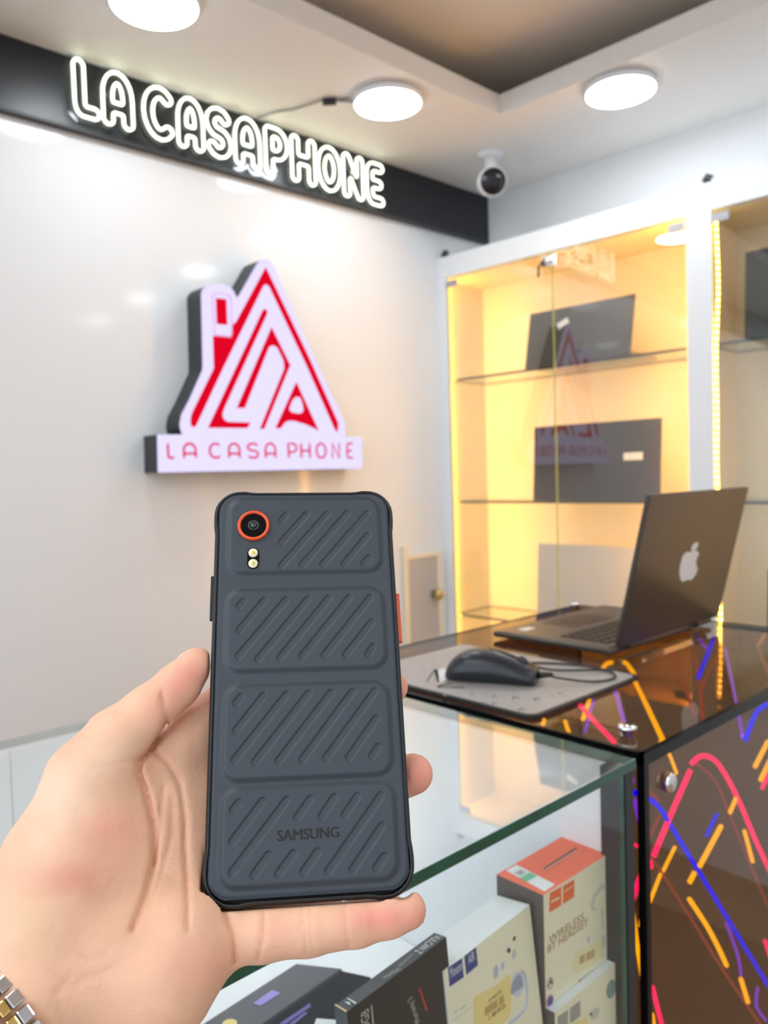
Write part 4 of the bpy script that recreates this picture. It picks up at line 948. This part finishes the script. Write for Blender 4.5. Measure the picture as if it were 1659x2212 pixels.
# surface nets
S = F < 0
nx, ny, nz = F.shape
cellmix = np.zeros((nx-1, ny-1, nz-1), bool); cnt = np.zeros((nx-1, ny-1, nz-1), np.float32); acc = np.zeros((nx-1, ny-1, nz-1, 3), np.float32)
def sl_(o, n, full): return slice(o, n-1+o)
for ax in range(3):
    A = [slice(None)]*3; B = [slice(None)]*3; A[ax] = slice(0, -1); B[ax] = slice(1, None)
    fa, fb = F[tuple(A)], F[tuple(B)]; cr = S[tuple(A)] != S[tuple(B)]
    t = np.where(cr, fa/np.where(cr, fa-fb, 1), 0)
    oth = [a for a in range(3) if a != ax]
    for da in (0, 1):
        for db_ in (0, 1):
            sel = [None]*3; sel[ax] = slice(None); sel[oth[0]] = slice(da, F.shape[oth[0]]-1+da); sel[oth[1]] = slice(db_, F.shape[oth[1]]-1+db_)
            c_ = cr[tuple(sel)]; tt = t[tuple(sel)]
            cnt += c_; acc[..., ax] += np.where(c_, tt, 0); acc[..., oth[0]] += np.where(c_, da, 0); acc[..., oth[1]] += np.where(c_, db_, 0)
act = cnt > 0
vid = np.full(act.shape, -1); vid[act] = np.arange(act.sum())
ijk = np.argwhere(act); vp = (ijk+acc[act]/cnt[act][:, None])*res+lo3
quads = []
for ax in range(3):
    A = [slice(1, -1)]*3; B = [slice(1, -1)]*3; A[ax] = slice(0, -1); B[ax] = slice(1, None)
    sa, sb = S[tuple(A)], S[tuple(B)]; o1, o2 = [(1, 2), (2, 0), (0, 1)][ax]
    for want in (True, False):
        c_ = np.argwhere(sa & ~sb) if want else np.argwhere(~sa & sb)
        if not len(c_): continue
        c_ = c_.copy()
        for a in range(3):
            if a != ax: c_[:, a] += 1
        def vv(d1, d2):
            k = c_.copy(); k[:, o1] += d1; k[:, o2] += d2; return vid[k[:, 0], k[:, 1], k[:, 2]]
        qd = np.stack([vv(-1, -1), vv(0, -1), vv(0, 0), vv(-1, 0)], 1)
        quads.append(qd if want else qd[:, ::-1])
quads = np.concatenate(quads); quads = quads[(quads >= 0).all(1)]
# light Laplacian smoothing
ea = np.concatenate([quads[:, [0, 1]], quads[:, [1, 2]], quads[:, [2, 3]], quads[:, [3, 0]]])
for it in range(2):
    sm_ = np.zeros_like(vp); ct = np.zeros(len(vp))
    np.add.at(sm_, ea[:, 0], vp[ea[:, 1]]); np.add.at(ct, ea[:, 0], 1); np.add.at(sm_, ea[:, 1], vp[ea[:, 0]]); np.add.at(ct, ea[:, 1], 1)
    vp = vp*.5+.5*sm_/ct[:, None]
me = bpy.data.meshes.new('hand')
wp = PU*(vp[:, :1]*.001)+PV*(vp[:, 1:2]*.001)+PN*(vp[:, 2:]*.001)
me.from_pydata(wp.tolist(), [], quads.tolist()); me.polygons.foreach_set('use_smooth', [True]*len(me.polygons))
# skin colour: redder fingertips, thenar blush, folds
Wv = PC+wp-CAM; z_ = Wv@FW; vx = IW/2+FPX*(Wv@RT)/z_; vy = IH/2+FPX*(Wv@DN)/z_
base = np.array([.85, .50, .335]); redc = np.array([.82, .31, .24]); pale = np.array([.84, .64, .47])
cl = np.tile(base, (len(vp), 1))
def blob(cx_, cy_, rx, ry, amt, col, rot=0):
    global cl
    dx, dy = vx-cx_, vy-cy_; c, s = math.cos(rot), math.sin(rot); a = (dx*c+dy*s)/rx; b = (-dx*s+dy*c)/ry
    w_ = (amt*np.exp(-(a*a+b*b)))[:, None]; cl = cl*(1-w_)+col*w_
blob(820, 1985, 80, 32, .95, redc); blob(905, 1970, 28, 40, .5, redc); blob(905, 1672, 40, 55, .95, redc); blob(875, 1485, 25, 40, .7, redc)
blob(400, 1465, 70, 32, .75, redc, -.75); blob(340, 1530, 40, 30, .25, redc); blob(235, 1790, 80, 45, .55, redc); blob(150, 1895, 90, 32, .6, redc, -.2); blob(190, 1920, 25, 18, .35, redc); blob(300, 1880, 40, 90, .25, np.array([.78, .42, .24])); blob(600, 2010, 40, 30, .3, redc); blob(710, 2010, 30, 30, -.0, pale)
blob(130, 1740, 90, 70, .6, pale, -.9); blob(60, 1990, 60, 90, .45, np.array([.80, .57, .33])); blob(230, 1640, 90, 30, .4, pale, -.6); blob(300, 1980, 90, 80, .25, np.array([.74, .42, .25])); blob(430, 2080, 70, 50, .3, redc)
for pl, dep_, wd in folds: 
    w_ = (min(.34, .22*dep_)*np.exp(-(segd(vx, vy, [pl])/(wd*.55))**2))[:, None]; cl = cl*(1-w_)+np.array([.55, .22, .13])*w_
at = me.color_attributes.new('skin', 'FLOAT_COLOR', 'POINT'); at.data.foreach_set('color', np.c_[cl, np.ones(len(cl))].astype(np.float32).ravel())
sk = P('skin', (.8, .53, .38), .48, spec=.35, sss=.12); nt = sk.node_tree; bs = nt.nodes['Principled BSDF']
an = nt.nodes.new('ShaderNodeAttribute'); an.attribute_name = 'skin'; tc = nt.nodes.new('ShaderNodeTexCoord')
nz_ = nt.nodes.new('ShaderNodeTexNoise'); nz_.inputs['Scale'].default_value = 70; nz_.inputs['Detail'].default_value = 6
hv = nt.nodes.new('ShaderNodeHueSaturation'); mr = nt.nodes.new('ShaderNodeMapRange'); mr.inputs[3].default_value = .84; mr.inputs[4].default_value = 1.14
nt.links.new(tc.outputs['Object'], nz_.inputs['Vector']); nt.links.new(nz_.outputs['Fac'], mr.inputs[0]); nt.links.new(mr.outputs[0], hv.inputs['Value']); nt.links.new(an.outputs['Color'], hv.inputs['Color']); nt.links.new(hv.outputs['Color'], bs.inputs['Base Color'])
n2 = nt.nodes.new('ShaderNodeTexNoise'); n2.inputs['Scale'].default_value = 900; n2.inputs['Detail'].default_value = 3
n3 = nt.nodes.new('ShaderNodeTexNoise'); n3.inputs['Scale'].default_value = 160; n3.inputs['Detail'].default_value = 5; n3.inputs['Distortion'].default_value = 1.5
mp = nt.nodes.new('ShaderNodeMapping'); mp.inputs['Scale'].default_value = (.45, 1.3, 1.3); mp.inputs['Rotation'].default_value = (.5, .6, .9)
b3 = nt.nodes.new('ShaderNodeBump'); b3.inputs['Strength'].default_value = .25; b3.inputs['Distance'].default_value = .0012
nt.links.new(tc.outputs['Object'], mp.inputs['Vector']); nt.links.new(mp.outputs['Vector'], n3.inputs['Vector']); nt.links.new(n3.outputs['Fac'], b3.inputs['Height'])
bp = nt.nodes.new('ShaderNodeBump'); bp.inputs['Strength'].default_value = .2; bp.inputs['Distance'].default_value = .0006; nt.links.new(b3.outputs['Normal'], bp.inputs['Normal'])
nt.links.new(tc.outputs['Object'], n2.inputs['Vector']); nt.links.new(n2.outputs['Fac'], bp.inputs['Height']); nt.links.new(bp.outputs['Normal'], bs.inputs['Normal'])
me.materials.append(sk); me.update()
hand = bpy.data.objects.new('hand', me); COL.objects.link(hand); hand.location = tuple(PC)
tag(hand, 'bare left hand with palm forward, gripping the dark rugged smartphone upright', 'hand')
def nail(c, t, nrm, ln_, wd):
    c, t, nrm = V3(c), unit(t), V3(nrm); nrm = unit(nrm-t*(nrm@t)); s = np.cross(nrm, t); rows = []
    for i in range(7):
        a = -1+2*i/6; r_ = []
        for j in range(7):
            b = -1+2*j/6; ww = wd*(1-.35*max(0, a)**2-.1*max(0, -a)**2)
            r_.append(c+t*(a*ln_)+s*(b*ww)-nrm*(wd*.55*b*b+ln_*.12*a*a))
        rows.append(r_)
    m = MB(); m.grid(rows); o = m.build('fingernail', M['nail'], hand, True); k = o.modifiers.new('s', 'SOLIDIFY'); k.thickness = .0005; k.offset = 0
def w3(px, py, n): return pw(*hl(px, py, n))
a, b = w3(400, 1462, -1), w3(432, 1428, -1.5); t = unit(b-a); up_ = unit(-PU*.55+PV*.75-PN*.45)
nail(a+t*.004+unit(up_-t*(up_@t))*.0083, t, up_, .0066, .0052)
a, b = w3(850, 1972, 0), w3(885, 1965, 0); t = unit(b-a); dn_ = unit(-PV*.75-PN*.65)
nail(b-t*.0005+unit(dn_-t*(dn_@t))*.0069, t, dn_, .0052, .0042)

# ------------------------------------------------------------------ steel watch bracelet on the wrist
wc = w3(60, 2160, -8); wa = unit(w3(-380, 2560, 22)-wc); c0 = w3(36, 2180, -6.5)-wa*.001
wt = thing('watch_bracelet', 'polished steel and gold watch bracelet around the wrist at the lower left', 'bracelet', c0)
e1 = unit(PN-wa*(PN@wa)); e2 = np.cross(wa, e1)
m0 = {}
for ring, (off, wdt, mt) in enumerate(((.003, .0042, 'steel'), (.0075, .0034, 'yellow_glint'), (.0115, .0055, 'steel'), (.0172, .0034, 'yellow_glint'), (.0212, .0042, 'steel'))):  # yellow rings put warm reflections on the steel into the link colour
    NL = 34
    for i in range(NL):
        a = 2*math.pi*i/NL; rad = .0305+.0002*ring
        o = c0+wa*off+(e1*math.cos(a)+e2*math.sin(a))*rad; ra = e1*math.cos(a)+e2*math.sin(a); ta = -e1*math.sin(a)+e2*math.cos(a)
        if ring == 0 or ring in (1, 2): pass
        MB().obox(o-ta*.00245-ra*.0002, ta*.0049, wa*wdt if np.dot(np.cross(ta, wa), ra) > 0 else wa*wdt, ra*.0028).build('link', M[mt], wt, bevel=.0006)
